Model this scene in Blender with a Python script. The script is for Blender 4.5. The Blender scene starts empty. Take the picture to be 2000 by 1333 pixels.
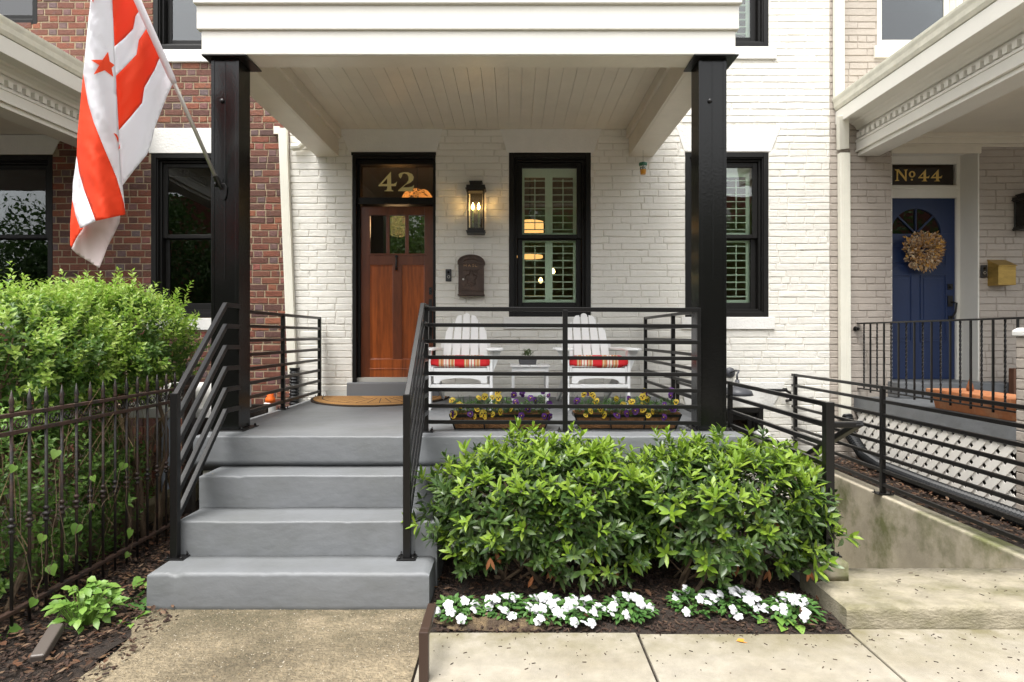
import bpy, bmesh, math, random
from mathutils import Vector, Matrix, noise
from mathutils.geometry import delaunay_2d_cdt
R = math.radians
C = bpy.context.scene.collection
S = bpy.context.scene
F = 1200.0                      # focal length in photo pixels
YW = 6.857                      # the facade plane
# ------------------------------------------------------------ camera, sky, sun, exposure
cd = bpy.data.cameras.new('camera'); cam = bpy.data.objects.new('camera', cd); C.objects.link(cam)
cam.location = (0, 0, 1.5); cam.rotation_euler = (R(90), 0, 0)
cd.sensor_width = 36; cd.lens = F/2000*36; cd.shift_y = -11.5/2000; cd.clip_end = 500; cd.clip_start = .05
S.camera = cam
W = bpy.data.worlds.new('World'); S.world = W; W.use_nodes = True
nt = W.node_tree; nt.nodes.clear()
sky = nt.nodes.new('ShaderNodeTexSky'); sky.sky_type = 'NISHITA'; sky.sun_disc = False
sky.sun_elevation = R(58); sky.sun_rotation = R(200); sky.dust_density = 3; sky.air_density = 1.2
hs = nt.nodes.new('ShaderNodeHueSaturation'); hs.inputs['Saturation'].default_value = .10
bg = nt.nodes.new('ShaderNodeBackground'); bg.inputs[1].default_value = .15
wo = nt.nodes.new('ShaderNodeOutputWorld')
nt.links.new(sky.outputs[0], hs.inputs['Color']); nt.links.new(hs.outputs[0], bg.inputs[0]); nt.links.new(bg.outputs[0], wo.inputs[0])
sd = bpy.data.lights.new('sun', 'SUN'); sd.energy = 2.1; sd.angle = R(26); sd.color = (1, .965, .915)
sun = bpy.data.objects.new('sun', sd); C.objects.link(sun); sun.location = (-2, -6, 12)
sun.rotation_euler = Vector((.20, .30, -1.0)).to_track_quat('-Z', 'Y').to_euler()
S.view_settings.view_transform = 'Standard'; S.view_settings.look = 'None'
S.view_settings.exposure = 1.28; S.view_settings.gamma = 1; S.view_settings.use_curve_mapping = False
S.cycles.max_bounces = 8; S.cycles.transparent_max_bounces = 16

def PX(px, Y): return (px-1000)*Y/F
def PZ(py, Y): return 1.5-(py-655)*Y/F
def P(px, py, Y): return Vector((PX(px, Y), Y, PZ(py, Y)))
rnd = random.Random(7)
# ------------------------------------------------------------ materials
def nd(t, k, **kw):
    n = t.nodes.new(k)
    for a, b in kw.items(): setattr(n, a, b)
    return n
def mat(name, col, rough=.6, metal=0, var=0, vscale=6, bump=0, bscale=60, coat=0, col2=None, c2scale=1.2, c2lo=.5, c2hi=.65,
        island=None, emit=0, trans=0, spec=None, speck=None, stretch=None, bdist=.01, speck2=None):
    m = bpy.data.materials.new(name); m.use_nodes = True; t = m.node_tree; L = t.links
    b = t.nodes['Principled BSDF']; b.inputs['Roughness'].default_value = rough; b.inputs['Metallic'].default_value = metal
    if spec is not None: b.inputs['Specular IOR Level'].default_value = spec
    if coat: b.inputs['Coat Weight'].default_value = coat; b.inputs['Coat Roughness'].default_value = .12
    tc = nd(t, 'ShaderNodeTexCoord'); vec = tc.outputs['Object']
    if stretch:
        mp = nd(t, 'ShaderNodeMapping'); mp.inputs['Scale'].default_value = stretch; L.new(vec, mp.inputs[0]); vec = mp.outputs[0]
    cur = None
    if island:
        g = nd(t, 'ShaderNodeNewGeometry'); r = nd(t, 'ShaderNodeValToRGB'); r.color_ramp.interpolation = 'LINEAR'
        L.new(g.outputs['Random Per Island'], r.inputs[0]); e = r.color_ramp.elements
        while len(e) < len(island): e.new(.5)
        for i, c in enumerate(island): e[i].position = i/(len(island)-1); e[i].color = (*c, 1)
        cur = r.outputs[0]
    def mix(fac, a, bcol):
        x = nd(t, 'ShaderNodeMix', data_type='RGBA'); L.new(fac, x.inputs[0])
        if a is None: x.inputs[6].default_value = (*col, 1)
        else: L.new(a, x.inputs[6])
        x.inputs[7].default_value = (*bcol, 1); return x.outputs[2]
    def ramp(src, lo, hi):
        r = nd(t, 'ShaderNodeMapRange'); r.inputs[1].default_value = lo; r.inputs[2].default_value = hi; L.new(src, r.inputs[0]); return r.outputs[0]
    if col2:
        n = nd(t, 'ShaderNodeTexNoise'); n.inputs['Scale'].default_value = c2scale; n.inputs['Detail'].default_value = 6; n.inputs['Roughness'].default_value = .65
        L.new(vec, n.inputs[0]); cur = mix(ramp(n.outputs[0], c2lo, c2hi), cur, col2)
    for sp in (speck, speck2):
        if sp:
            v = nd(t, 'ShaderNodeTexVoronoi'); v.inputs['Scale'].default_value = sp[1]; v.inputs['Randomness'].default_value = 1
            L.new(tc.outputs['Object'], v.inputs[0])
            n2 = nd(t, 'ShaderNodeTexNoise'); n2.inputs['Scale'].default_value = sp[1]*.35; n2.inputs['Detail'].default_value = 2; L.new(tc.outputs['Object'], n2.inputs[0])
            ad = nd(t, 'ShaderNodeMath', operation='ADD'); L.new(v.outputs['Distance'], ad.inputs[0]); L.new(n2.outputs[0], ad.inputs[1])
            cur = mix(ramp(ad.outputs[0], sp[2], sp[2]-.08), cur, sp[0])
    if var:
        n = nd(t, 'ShaderNodeTexNoise'); n.inputs['Scale'].default_value = vscale; n.inputs['Detail'].default_value = 8; n.inputs['Roughness'].default_value = .65; L.new(vec, n.inputs[0])
        h = nd(t, 'ShaderNodeHueSaturation'); h.inputs['Color'].default_value = (*col, 1)
        if cur is not None: L.new(cur, h.inputs['Color'])
        r = nd(t, 'ShaderNodeMapRange'); r.inputs[1].default_value = .3; r.inputs[2].default_value = .7; r.inputs[3].default_value = 1-var; r.inputs[4].default_value = 1+var
        L.new(n.outputs[0], r.inputs[0]); L.new(r.outputs[0], h.inputs['Value']); cur = h.outputs[0]
    if cur is None: b.inputs['Base Color'].default_value = (*col, 1)
    else: L.new(cur, b.inputs['Base Color'])
    if bump:
        n = nd(t, 'ShaderNodeTexNoise'); n.inputs['Scale'].default_value = bscale; n.inputs['Detail'].default_value = 6; L.new(vec, n.inputs[0])
        bp = nd(t, 'ShaderNodeBump'); bp.inputs['Strength'].default_value = bump; bp.inputs['Distance'].default_value = bdist
        L.new(n.outputs[0], bp.inputs['Height']); L.new(bp.outputs[0], b.inputs['Normal'])
    if emit:
        b.inputs['Emission Color'].default_value = (*col, 1); b.inputs['Emission Strength'].default_value = emit
    if trans:
        tr = nd(t, 'ShaderNodeBsdfTranslucent'); ms = nd(t, 'ShaderNodeMixShader'); ms.inputs[0].default_value = trans
        if cur is not None: L.new(cur, tr.inputs[0])
        else: tr.inputs[0].default_value = (*col, 1)
        L.new(b.outputs[0], ms.inputs[1]); L.new(tr.outputs[0], ms.inputs[2]); L.new(ms.outputs[0], t.nodes['Material Output'].inputs[0])
    return m
def glassmat(name, tint=(.8, .84, .8), refl=.12, rough=.0):
    m = bpy.data.materials.new(name); m.use_nodes = True; t = m.node_tree; t.nodes.clear(); L = t.links
    o = nd(t, 'ShaderNodeOutputMaterial'); mx = nd(t, 'ShaderNodeMixShader'); tr = nd(t, 'ShaderNodeBsdfTransparent'); gl = nd(t, 'ShaderNodeBsdfGlossy')
    tr.inputs[0].default_value = (*tint, 1); gl.inputs['Roughness'].default_value = rough; gl.inputs[0].default_value = (1, 1, 1, 1)
    fr = nd(t, 'ShaderNodeFresnel'); fr.inputs[0].default_value = 1.5; ad = nd(t, 'ShaderNodeMath', operation='ADD'); ad.inputs[1].default_value = refl
    n = nd(t, 'ShaderNodeTexNoise'); n.inputs['Scale'].default_value = 2.2; tc = nd(t, 'ShaderNodeTexCoord'); L.new(tc.outputs['Object'], n.inputs[0])
    bp = nd(t, 'ShaderNodeBump'); bp.inputs['Strength'].default_value = .05; bp.inputs['Distance'].default_value = .02; L.new(n.outputs[0], bp.inputs['Height']); L.new(bp.outputs[0], gl.inputs['Normal'])
    L.new(fr.outputs[0], ad.inputs[0]); L.new(ad.outputs[0], mx.inputs[0]); L.new(tr.outputs[0], mx.inputs[1]); L.new(gl.outputs[0], mx.inputs[2]); L.new(mx.outputs[0], o.inputs[0])
    return m
M = {}
M['wbrick'] = mat('painted_white_brick', (.70, .68, .625), .5, var=.03, vscale=5, bump=.6, bscale=30, col2=(.65, .62, .55), c2scale=7, c2lo=.55, c2hi=.75, speck=((.3, .25, .18), 21, .31))
M['wmort'] = mat('painted_white_joint', (.63, .605, .54), .6, var=.06, vscale=18, bump=.8, bscale=40, col2=(.33, .29, .23), c2scale=6, c2lo=.60, c2hi=.70)
M['bbrick'] = mat('painted_taupe_brick', (.385, .34, .295), .6, var=.05, vscale=5, bump=.6, bscale=34)
M['bmort'] = mat('painted_taupe_joint', (.31, .27, .23), .7, var=.1, vscale=18, bump=.7, bscale=50)
reds = [(.19, .052, .024), (.11, .034, .02), (.15, .048, .025), (.075, .03, .022), (.22, .070, .032), (.10, .038, .023), (.07, .032, .026), (.14, .038, .02)]
M['rbrick'] = mat('red_brick', (.25, .06, .04), .75, island=reds, var=.22, vscale=26, bump=.7, bscale=70, col2=(.10, .05, .045), c2scale=16, c2lo=.58, c2hi=.72)
M['rhead'] = mat('dark_header_brick', (.1, .06, .055), .7, island=[(.085, .055, .055), (.13, .06, .05), (.10, .07, .07), (.2, .055, .04), (.09, .06, .062)], var=.22, vscale=26, bump=.7, bscale=70)
M['rmort'] = mat('tan_mortar', (.31, .245, .16), .9, var=.25, vscale=20, bump=.8, bscale=80, col2=(.2, .155, .105), c2scale=5, c2lo=.52, c2hi=.72)
M['stone'] = mat('white_painted_stone', (.70, .69, .66), .55, var=.04, bump=.5, bscale=45)
M['trim'] = mat('cream_painted_trim', (.68, .66, .60), .45, var=.03, vscale=3, bump=.15, bscale=25)
M['trimd'] = mat('cream_trim_porch_shade', (.66, .61, .51), .4, var=.05, vscale=4, bump=.2, bscale=20, speck=((.2, .15, .1), 9, .225))  # warm tone of the porch shade put into the cream; specks are stains
M['gut'] = mat('old_cream_gutter', (.62, .60, .50), .4, var=.12, vscale=9, bump=.2, bscale=20)
M['spout'] = mat('cream_downspout', (.70, .68, .59), .4, var=.04)
M['black'] = mat('black_gloss_paint', (.0045, .0045, .0042), .2, bump=.22, bscale=55, spec=.32, bdist=.003)
M['blackf'] = mat('black_window_paint', (.007, .0065, .006), .45, bump=.3, bscale=70, bdist=.003, spec=.25)
M['rail'] = mat('black_rail_paint', (.006, .0056, .0055), .32, bump=.15, bscale=90, bdist=.002, spec=.35)
M['iron'] = mat('rusty_iron', (.014, .011, .010), .55, bump=.6, bscale=90, bdist=.004, col2=(.06, .028, .018), c2scale=7, c2lo=.5, c2hi=.68)
M['irond'] = mat('rusty_brown_iron', (.055, .028, .019), .65, bump=.7, bscale=90, bdist=.004, col2=(.022, .016, .013), c2scale=9, c2lo=.5, c2hi=.62)
M['grey'] = mat('grey_floor_paint', (.158, .165, .175), .5, var=.07, vscale=2.5, bump=.3, bscale=14, bdist=.006, spec=.35, col2=(.145, .15, .155), c2scale=2.5, c2lo=.45, c2hi=.7, speck=((.12, .125, .13), 5, .30))
M['greyr'] = mat('grey_masonry_paint', (.158, .165, .172), .52, var=.08, vscale=4, bump=.55, bscale=18, bdist=.006, spec=.35, col2=(.138, .144, .145), c2scale=2.6, c2lo=.45, c2hi=.68, stretch=(.8, 1, 1.2), speck=((.085, .086, .085), 6, .29), speck2=((.25, .255, .26), 9, .255))
M['wood'] = mat('mahogany_panel', (.30, .072, .014), .28, var=.4, vscale=12, coat=.6, stretch=(2.6, 1, .22), col2=(.15, .034, .008), c2scale=5, c2lo=.45, c2hi=.72)
M['woodd'] = mat('mahogany_frame', (.125, .032, .010), .32, var=.3, vscale=12, coat=.5, stretch=(2, 1, .3))
M['glass'] = glassmat('window_glass', (.97, 1, .97), .03)
M['dglass'] = glassmat('door_glass', (.55, .6, .5), .22)
M['sglass'] = glassmat('screened_glass', (.42, .45, .46), .015)
M['uglass'] = glassmat('upper_glass', (.42, .45, .46), .05)
M['lglass'] = glassmat('lantern_glass', (.95, .97, .93), .0)
M['shut'] = mat('glass_tinted_shutter_paint', (.72, .84, .70), .45)  # green cast of light through the window glass is put into this paint
M['gold'] = mat('gold_leaf', (.78, .66, .30), .45, var=.08)
M['gold2'] = mat('bright_gold_leaf', (.66, .45, .13), .45)
M['room'] = mat('room_wall', (.30, .235, .17), .8, var=.05)
M['roomf'] = mat('room_floor', (.14, .08, .045), .5, var=.2)
M['navy'] = mat('navy_door_paint', (.009, .023, .078), .4, coat=.1, bump=.1, bscale=30)
M['brass'] = mat('aged_brass', (.38, .25, .065), .42, metal=.6, var=.25, vscale=9, bump=.4, bscale=40, bdist=.004, stretch=(1, 1, 4))
M['conc'] = mat('pale_concrete', (.315, .285, .23), .85, var=.16, vscale=9, bump=.9, bscale=160, bdist=.004, col2=(.205, .175, .115), c2scale=1.0, c2lo=.46, c2hi=.76, speck=((.11, .09, .065), 60, .29), speck2=((.17, .14, .095), 24, .25))
def edge_stain(m, y0, y1, colr, noise_s):
    t = m.node_tree; L = t.links; b = t.nodes['Principled BSDF']; src = b.inputs['Base Color'].links[0].from_socket
    tc = nd(t, 'ShaderNodeTexCoord'); sp = nd(t, 'ShaderNodeSeparateXYZ'); L.new(tc.outputs['Object'], sp.inputs[0])
    mr = nd(t, 'ShaderNodeMapRange'); mr.inputs[1].default_value = y0; mr.inputs[2].default_value = y1; L.new(sp.outputs[1], mr.inputs[0])
    n = nd(t, 'ShaderNodeTexNoise'); n.inputs['Scale'].default_value = noise_s; n.inputs['Detail'].default_value = 8; n.inputs['Roughness'].default_value = .7; L.new(tc.outputs['Object'], n.inputs[0])
    mu = nd(t, 'ShaderNodeMath', operation='MULTIPLY'); L.new(mr.outputs[0], mu.inputs[0]); r2 = nd(t, 'ShaderNodeMapRange'); r2.inputs[1].default_value = .36; r2.inputs[2].default_value = .6; L.new(n.outputs[0], r2.inputs[0]); L.new(r2.outputs[0], mu.inputs[1])
    x = nd(t, 'ShaderNodeMix', data_type='RGBA'); L.new(mu.outputs[0], x.inputs[0]); L.new(src, x.inputs[6]); x.inputs[7].default_value = (*colr, 1); L.new(x.outputs[2], b.inputs['Base Color'])
edge_stain(M['conc'], 2.74, 3.1, (.165, .145, .08), 3.5)
M['concm'] = mat('mossy_concrete', (.36, .32, .245), .88, var=.22, vscale=2.5, bump=.4, bscale=30, bdist=.006, col2=(.12, .125, .05), c2scale=1.7, c2lo=.47, c2hi=.62, speck=((.17, .145, .10), 5, .32))
M['concs'] = mat('old_concrete_edge', (.27, .24, .175), .88, var=.2, vscale=14, bump=.9, bscale=70, bdist=.008, col2=(.155, .14, .08), c2scale=5, c2lo=.45, c2hi=.68, stretch=(.7, 1, 1.3))
M['agg'] = mat('brown_aggregate', (.26, .21, .135), .9, var=.4, vscale=30, bump=1, bscale=70, bdist=.025, col2=(.125, .10, .062), c2scale=1.3, c2lo=.44, c2hi=.64, speck=((.38, .34, .27), 85, .37), speck2=((.075, .06, .04), 64, .36))
edge_stain(M['agg'], 2.75, 3.35, (.085, .072, .04), 4.5)
M['soil'] = mat('dark_soil', (.022, .014, .009), .95, var=.5, vscale=30, bump=1, bscale=90, bdist=.02)
M['sand'] = mat('sandy_soil', (.15, .105, .055), .95, var=.4, vscale=50, bump=1, bscale=90, bdist=.02, col2=(.06, .04, .024), c2scale=12, c2lo=.42, c2hi=.6)
M['chip'] = mat('bark_chips', (.07, .035, .02), .9, island=[(.014, .008, .005), (.04, .02, .012), (.024, .013, .009), (.065, .034, .02), (.02, .011, .007), (.10, .06, .035)])
M['litter'] = mat('dry_leaves', (.2, .09, .04), .8, island=[(.05, .025, .013), (.12, .05, .022), (.08, .042, .02), (.15, .085, .04), (.06, .03, .016), (.18, .12, .075), (.10, .038, .016)], trans=.2)
M['laur'] = mat('laurel_leaf', (.03, .08, .015), .4, island=[(.028, .062, .012), (.05, .10, .018), (.075, .125, .022), (.036, .08, .018), (.09, .13, .045)], trans=.25, coat=.12)
M['laurn'] = mat('laurel_new_leaf', (.16, .33, .03), .42, island=[(.13, .23, .018), (.20, .33, .026), (.27, .38, .05), (.17, .28, .02)], trans=.4)
M['dead'] = mat('dead_leaf', (.30, .10, .035), .7, island=[(.35, .12, .04), (.22, .08, .03), (.42, .17, .07)], trans=.2)
M['hedge'] = mat('privet_leaf', (.06, .13, .02), .45, island=[(.042, .10, .014), (.085, .18, .026), (.13, .235, .04), (.06, .135, .02), (.16, .25, .06)], trans=.4)
M['hedgen'] = mat('privet_new_leaf', (.25, .38, .06), .4, island=[(.18, .34, .035), (.29, .44, .06), (.38, .48, .12), (.23, .39, .045)], trans=.45)
M['weed'] = mat('weed_leaf', (.12, .28, .05), .45, island=[(.10, .21, .03), (.17, .31, .05), (.22, .36, .07), (.12, .25, .04)], trans=.3)
M['dgreen'] = mat('small_plant_leaf', (.04, .11, .03), .5, island=[(.04, .11, .025), (.08, .18, .04), (.06, .15, .03), (.11, .22, .05)], trans=.3)
M['twig'] = mat('twig_bark', (.14, .095, .06), .9, var=.3, vscale=20, bump=.6, bscale=60)
M['straw'] = mat('dry_stalk', (.34, .25, .13), .9, island=[(.36, .27, .14), (.2, .13, .07), (.28, .2, .11)])
M['white'] = mat('white_petal', (.60, .60, .62), .7, trans=.2)
M['yel'] = mat('yellow_petal', (.75, .50, .03), .6, trans=.25, island=[(.78, .52, .03), (.70, .55, .08), (.72, .42, .02)])
M['purp'] = mat('purple_petal', (.09, .02, .17), .6, trans=.2, island=[(.07, .012, .13), (.13, .03, .25), (.10, .02, .11)])
M['dark'] = mat('dark_petal_centre', (.03, .008, .012), .7)
M['chairw'] = mat('white_chair_paint', (.80, .80, .79), .45)
M['mail'] = mat('brown_cast_iron', (.055, .033, .024), .5, bump=.35, bscale=90, bdist=.004, spec=.4, col2=(.09, .055, .038), c2scale=14)
M['maill'] = mat('worn_copper_letters', (.42, .25, .12), .5)
M['lant'] = mat('dark_bronze_lantern', (.012, .011, .010), .42, spec=.5)
M['flame'] = mat('flame_glow', (1, .62, .22), emit=22)
M['crys'] = mat('lit_crystal', (1, .50, .16), emit=.7, island=[(.35, .10, .02), (1, .6, .15), (.6, .2, .03), (1, .8, .4)])
M['shade'] = mat('lit_amber_glow', (1, .50, .16), emit=.6)
M['bulb'] = mat('warm_bulb', (1, .66, .25), emit=5)
M['candle'] = mat('candle_sleeve', (.10, .14, .06), .4)
M['coir'] = mat('coir_liner', (.24, .115, .045), .95, var=.4, vscale=40, bump=1, bscale=120, bdist=.02)
M['mat'] = mat('coir_mat', (.42, .22, .07), .95, var=.15, vscale=60, bump=1, bscale=260, bdist=.008)
M['matd'] = mat('dark_mat_edge', (.04, .025, .015), .9)
M['corr'] = mat('black_corrugated_plastic', (.010, .011, .012), .4, spec=.3)
M['orange'] = mat('orange_plastic', (.75, .13, .01), .45)
M['terra'] = mat('terracotta', (.46, .17, .065), .8, var=.15, vscale=9, col2=(.5, .28, .15), c2scale=5, c2lo=.5, c2hi=.7)
M['rust'] = mat('rust_brown_panel', (.12, .05, .025), .6, var=.2)
M['latw'] = mat('white_lattice', (.82, .79, .73), .7, var=.06)
M['latb'] = mat('weathered_lattice', (.17, .125, .08), .9, var=.2)
M['timber'] = mat('mossy_timber', (.16, .13, .075), .95, var=.3, vscale=8, bump=.8, bscale=40, col2=(.12, .14, .05), c2scale=4)
M['gnk'] = mat('charcoal_enamel', (.06, .062, .07), .45)
M['bronze'] = mat('dark_brown_steel', (.045, .027, .02), .4, spec=.4)
M['pipe'] = mat('brown_plastic_pipe', (.085, .07, .06), .45)
M['fred'] = mat('flag_red', (.93, .085, .02), .7, trans=.45, bump=.15, bscale=300, bdist=.001)
M['fwhite'] = mat('flag_white', (.86, .85, .88), .7, trans=.42, bump=.1, bscale=300, bdist=.001)
M['fpink'] = mat('flag_white_pink_shade', (.66, .56, .54), .7, trans=.25)  # pink of light through the doubled cloth is put into this white
M['alu'] = mat('grey_aluminium', (.45, .43, .39), .4, metal=.5)
M['plast'] = mat('clear_sleeve', (.72, .68, .72), .35)
M['asph'] = mat('asphalt', (.05, .05, .05), .9, var=.1)
M['leafb'] = mat('street_tree_leaf', (.04, .09, .02), .7, island=[(.03, .07, .015), (.06, .12, .025), (.09, .16, .035)], trans=.3)
def stripe_mat():
    m = mat('striped_cushion', (.6, .03, .03), .85, bump=.2, bscale=200, bdist=.002); t = m.node_tree; b = t.nodes['Principled BSDF']
    tc = nd(t, 'ShaderNodeTexCoord'); sp = nd(t, 'ShaderNodeSeparateXYZ'); mu = nd(t, 'ShaderNodeMath', operation='MULTIPLY_ADD'); mu.inputs[1].default_value = 4.3; mu.inputs[2].default_value = 10.12
    fr = nd(t, 'ShaderNodeMath', operation='FRACT'); r = nd(t, 'ShaderNodeValToRGB'); r.color_ramp.interpolation = 'CONSTANT'
    t.links.new(tc.outputs['Object'], sp.inputs[0]); t.links.new(sp.outputs[0], mu.inputs[0]); t.links.new(mu.outputs[0], fr.inputs[0]); t.links.new(fr.outputs[0], r.inputs[0])
    red = (.62, .018, .022, 1); cr = (.74, .68, .56, 1); tan = (.55, .33, .13, 1)
    st = [(0, red), (.27, tan), (.31, cr), (.33, tan), (.37, red), (.39, tan), (.43, red), (.46, cr), (.54, red), (.57, cr), (.66, red), (.69, tan), (.73, cr), (.75, tan), (.80, red), (.82, tan), (.87, cr), (.89, red)]
    e = r.color_ramp.elements
    while len(e) < len(st): e.new(.5)
    for i, (p, c) in enumerate(st): e[i].position = p; e[i].color = c
    t.links.new(r.outputs[0], b.inputs['Base Color']); return m
M['cush'] = stripe_mat()
# ------------------------------------------------------------ mesh builder
class MB:
    def __init__(s): s.v = []; s.f = []; s.m = []
    def add(s, vs, fs, mi=0):
        o = len(s.v); s.v += [tuple(v) for v in vs]; s.f += [tuple(i+o for i in f) for f in fs]; s.m += [mi]*len(fs); return s
    def box(s, x0, x1, y0, y1, z0, z1, mi=0):
        return s.add([(x0, y0, z0), (x1, y0, z0), (x1, y1, z0), (x0, y1, z0), (x0, y0, z1), (x1, y0, z1), (x1, y1, z1), (x0, y1, z1)],
                     [(3, 2, 1, 0), (4, 5, 6, 7), (0, 1, 5, 4), (1, 2, 6, 5), (2, 3, 7, 6), (3, 0, 4, 7)], mi)
    def bar(s, p0, p1, w, h, mi=0, up=(0, 0, 1)):
        p0 = Vector(p0); p1 = Vector(p1); d = (p1-p0).normalized(); a = d.cross(Vector(up))
        if a.length < 1e-4: a = Vector((1, 0, 0))
        a.normalize(); b = a.cross(d).normalized(); a = a*w/2; b = b*h/2
        q = [p0-a-b, p0+a-b, p0+a+b, p0-a+b, p1-a-b, p1+a-b, p1+a+b, p1-a+b]
        return s.add(q, [(0, 1, 2, 3), (7, 6, 5, 4), (0, 4, 5, 1), (1, 5, 6, 2), (2, 6, 7, 3), (3, 7, 4, 0)], mi)
    def tube(s, pts, r, n=8, mi=0, cap=True):
        pts = [Vector(p) for p in pts]; rs = r if isinstance(r, (list, tuple)) else [r]*len(pts); o = len(s.v); ref = None
        for i, p in enumerate(pts):
            d = (pts[min(i+1, len(pts)-1)]-pts[max(i-1, 0)]).normalized()
            if ref is None: ref = d.orthogonal().normalized()
            a = (ref-d*ref.dot(d))
            if a.length < 1e-5: a = d.orthogonal()
            a.normalize(); ref = a; b = d.cross(a)
            for k in range(n):
                t = 2*math.pi*k/n; s.v.append(tuple(p+(a*math.cos(t)+b*math.sin(t))*rs[i]))
        for i in range(len(pts)-1):
            for k in range(n): s.f.append((o+i*n+k, o+i*n+(k+1) % n, o+(i+1)*n+(k+1) % n, o+(i+1)*n+k)); s.m.append(mi)
        if cap:
            s.f.append(tuple(o+k for k in reversed(range(n)))); s.m.append(mi)
            e = o+(len(pts)-1)*n; s.f.append(tuple(e+k for k in range(n))); s.m.append(mi)
        return s
    def lathe(s, prof, c=(0, 0, 0), n=16, axis='Z', mi=0):
        o = len(s.v)
        for r, z in prof:
            for k in range(n):
                t = 2*math.pi*k/n; a, b = r*math.cos(t), r*math.sin(t)
                q = (a, b, z) if axis == 'Z' else ((a, z, b) if axis == 'Y' else (z, a, b))
                s.v.append((c[0]+q[0], c[1]+q[1], c[2]+q[2]))
        for i in range(len(prof)-1):
            for k in range(n): s.f.append((o+i*n+k, o+i*n+(k+1) % n, o+(i+1)*n+(k+1) % n, o+(i+1)*n+k)); s.m.append(mi)
        s.f.append(tuple(o+k for k in reversed(range(n)))); s.m.append(mi)
        e = o+(len(prof)-1)*n; s.f.append(tuple(e+k for k in range(n))); s.m.append(mi)
        return s
    def prism(s, poly, axis, a, b, mi=0):      # poly in the two other axes; extruded from a to b
        n = len(poly)
        def q(u, v, w): return {'X': (w, u, v), 'Y': (u, w, v), 'Z': (u, v, w)}[axis]
        vs = [q(u, v, a) for u, v in poly]+[q(u, v, b) for u, v in poly]
        fs = [tuple(range(n)), tuple(reversed(range(n, 2*n)))]+[(i, i+n, (i+1) % n+n, (i+1) % n) for i in range(n)]
        return s.add(vs, fs, mi)
    def leaf(s, p, d, up, L, Wd, mi=0, fold=.25, droop=.2, seg=2):
        d = Vector(d).normalized(); up = Vector(up); a = d.cross(up)
        if a.length < 1e-3: a = d.orthogonal()
        a.normalize(); n = a.cross(d).normalized(); p = Vector(p)
        if seg == 1:
            q = [p, p+d*L*.5+a*Wd/2+n*fold*Wd*.5, p+d*L*.5-a*Wd/2+n*fold*Wd*.5, p+d*L*.5, p+d*L-n*droop*L]
            return s.add(q, [(0, 3, 1), (0, 2, 3), (1, 3, 4), (3, 2, 4)], mi)
        q = [p]
        for t, w in ((.3, .85), (.65, .9)):
            c = p+d*L*t-n*droop*L*t*t; q += [c+a*Wd/2*w+n*fold*Wd*.5, c, c-a*Wd/2*w+n*fold*Wd*.5]
        q.append(p+d*L-n*droop*L)
        return s.add(q, [(0, 2, 1), (0, 3, 2), (1, 2, 5, 4), (2, 3, 6, 5), (4, 5, 7), (5, 6, 7)], mi)
    def build(s, name, mats, parent=None, bevel=0, smooth=False, kind=None, seg=2):
        me = bpy.data.meshes.new(name); me.from_pydata(s.v, [], s.f)
        mats = mats if isinstance(mats, (list, tuple)) else [mats]
        for m in mats: me.materials.append(m)
        me.polygons.foreach_set('material_index', s.m)
        if smooth: me.polygons.foreach_set('use_smooth', [True]*len(me.polygons))
        me.update(); o = bpy.data.objects.new(name, me); C.objects.link(o)
        if parent is not None:
            o.parent = parent
            if parent.type == 'EMPTY' and not parent.get('_local'): o.location = -parent.location
        if kind: o['kind'] = kind
        if bevel:
            b = o.modifiers.new('bevel', 'BEVEL'); b.width = bevel; b.segments = seg; b.limit_method = 'ANGLE'; b.angle_limit = R(40)
        return o
def tag(o, label, cat, group=None):
    o['label'] = label; o['category'] = cat
    if group: o['group'] = group
    return o
def thing(name, label, cat, loc=(0, 0, 0), group=None, local=False):
    o = bpy.data.objects.new(name, None); C.objects.link(o); o.location = loc; o.empty_display_size = .1
    if local: o['_local'] = 1
    return tag(o, label, cat, group)
def B(*a, **k): return MB().box(*a, **k)
def copy_tree(o, parent=None):
    c = o.copy(); C.objects.link(c)
    if parent is not None: c.parent = parent
    for ch in list(o.children): copy_tree(ch, c)
    return c
def grid(x0, x1, y0, y1, z, n, amp, sc=3, seed=0):
    m = MB(); nx = max(2, int((x1-x0)/n)); ny = max(2, int((y1-y0)/n)); vs = []
    for j in range(ny+1):
        for i in range(nx+1):
            x = x0+(x1-x0)*i/nx; y = y0+(y1-y0)*j/ny
            vs.append((x, y, (z+amp*noise.noise((x*sc, y*sc, seed)))*(1 if seed != 3 else max(.15, min(1, (y-3.05)/.16, (1.73-x)/.1+.3)))))
    return m.add(vs, [(j*(nx+1)+i, j*(nx+1)+i+1, (j+1)*(nx+1)+i+1, (j+1)*(nx+1)+i) for j in range(ny) for i in range(nx)])
# ------------------------------------------------------------ ground
g = MB()
for x0, x1, y0, y1 in ((-60, 1.9, -60, 40), (3.12, 60, -60, 40), (1.9, 3.12, -60, 3.62), (1.9, 3.12, YW+.1, 40)):
    g.add([(x0, y0, -.012), (x1, y0, -.012), (x1, y1, -.012), (x0, y1, -.012)], [(0, 1, 2, 3)])
g.build('ground', M['soil'], kind='structure')
B(-60, 60, -14, -4.2, -.008, -.004).build('road', M['asph'], kind='structure')
sw = MB(); gap = .006
for x0, x1, y0, y1 in ((-.425, .63-gap, 1.2, 3.09), (.63+gap, 1.70-gap, 1.2, 3.075), (1.70+gap, 3.0, 1.2, 3.13), (3.0+2*gap, 5.5, 1.2, 3.13), (-.425, 5.5, -4.2, 1.2-2*gap)):
    sw.box(x0, x1, y0, y1, -.05, .006)
sw.build('sidewalk', M['conc'], bevel=.006, kind='structure')
ap = MB(); pts = []
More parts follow.
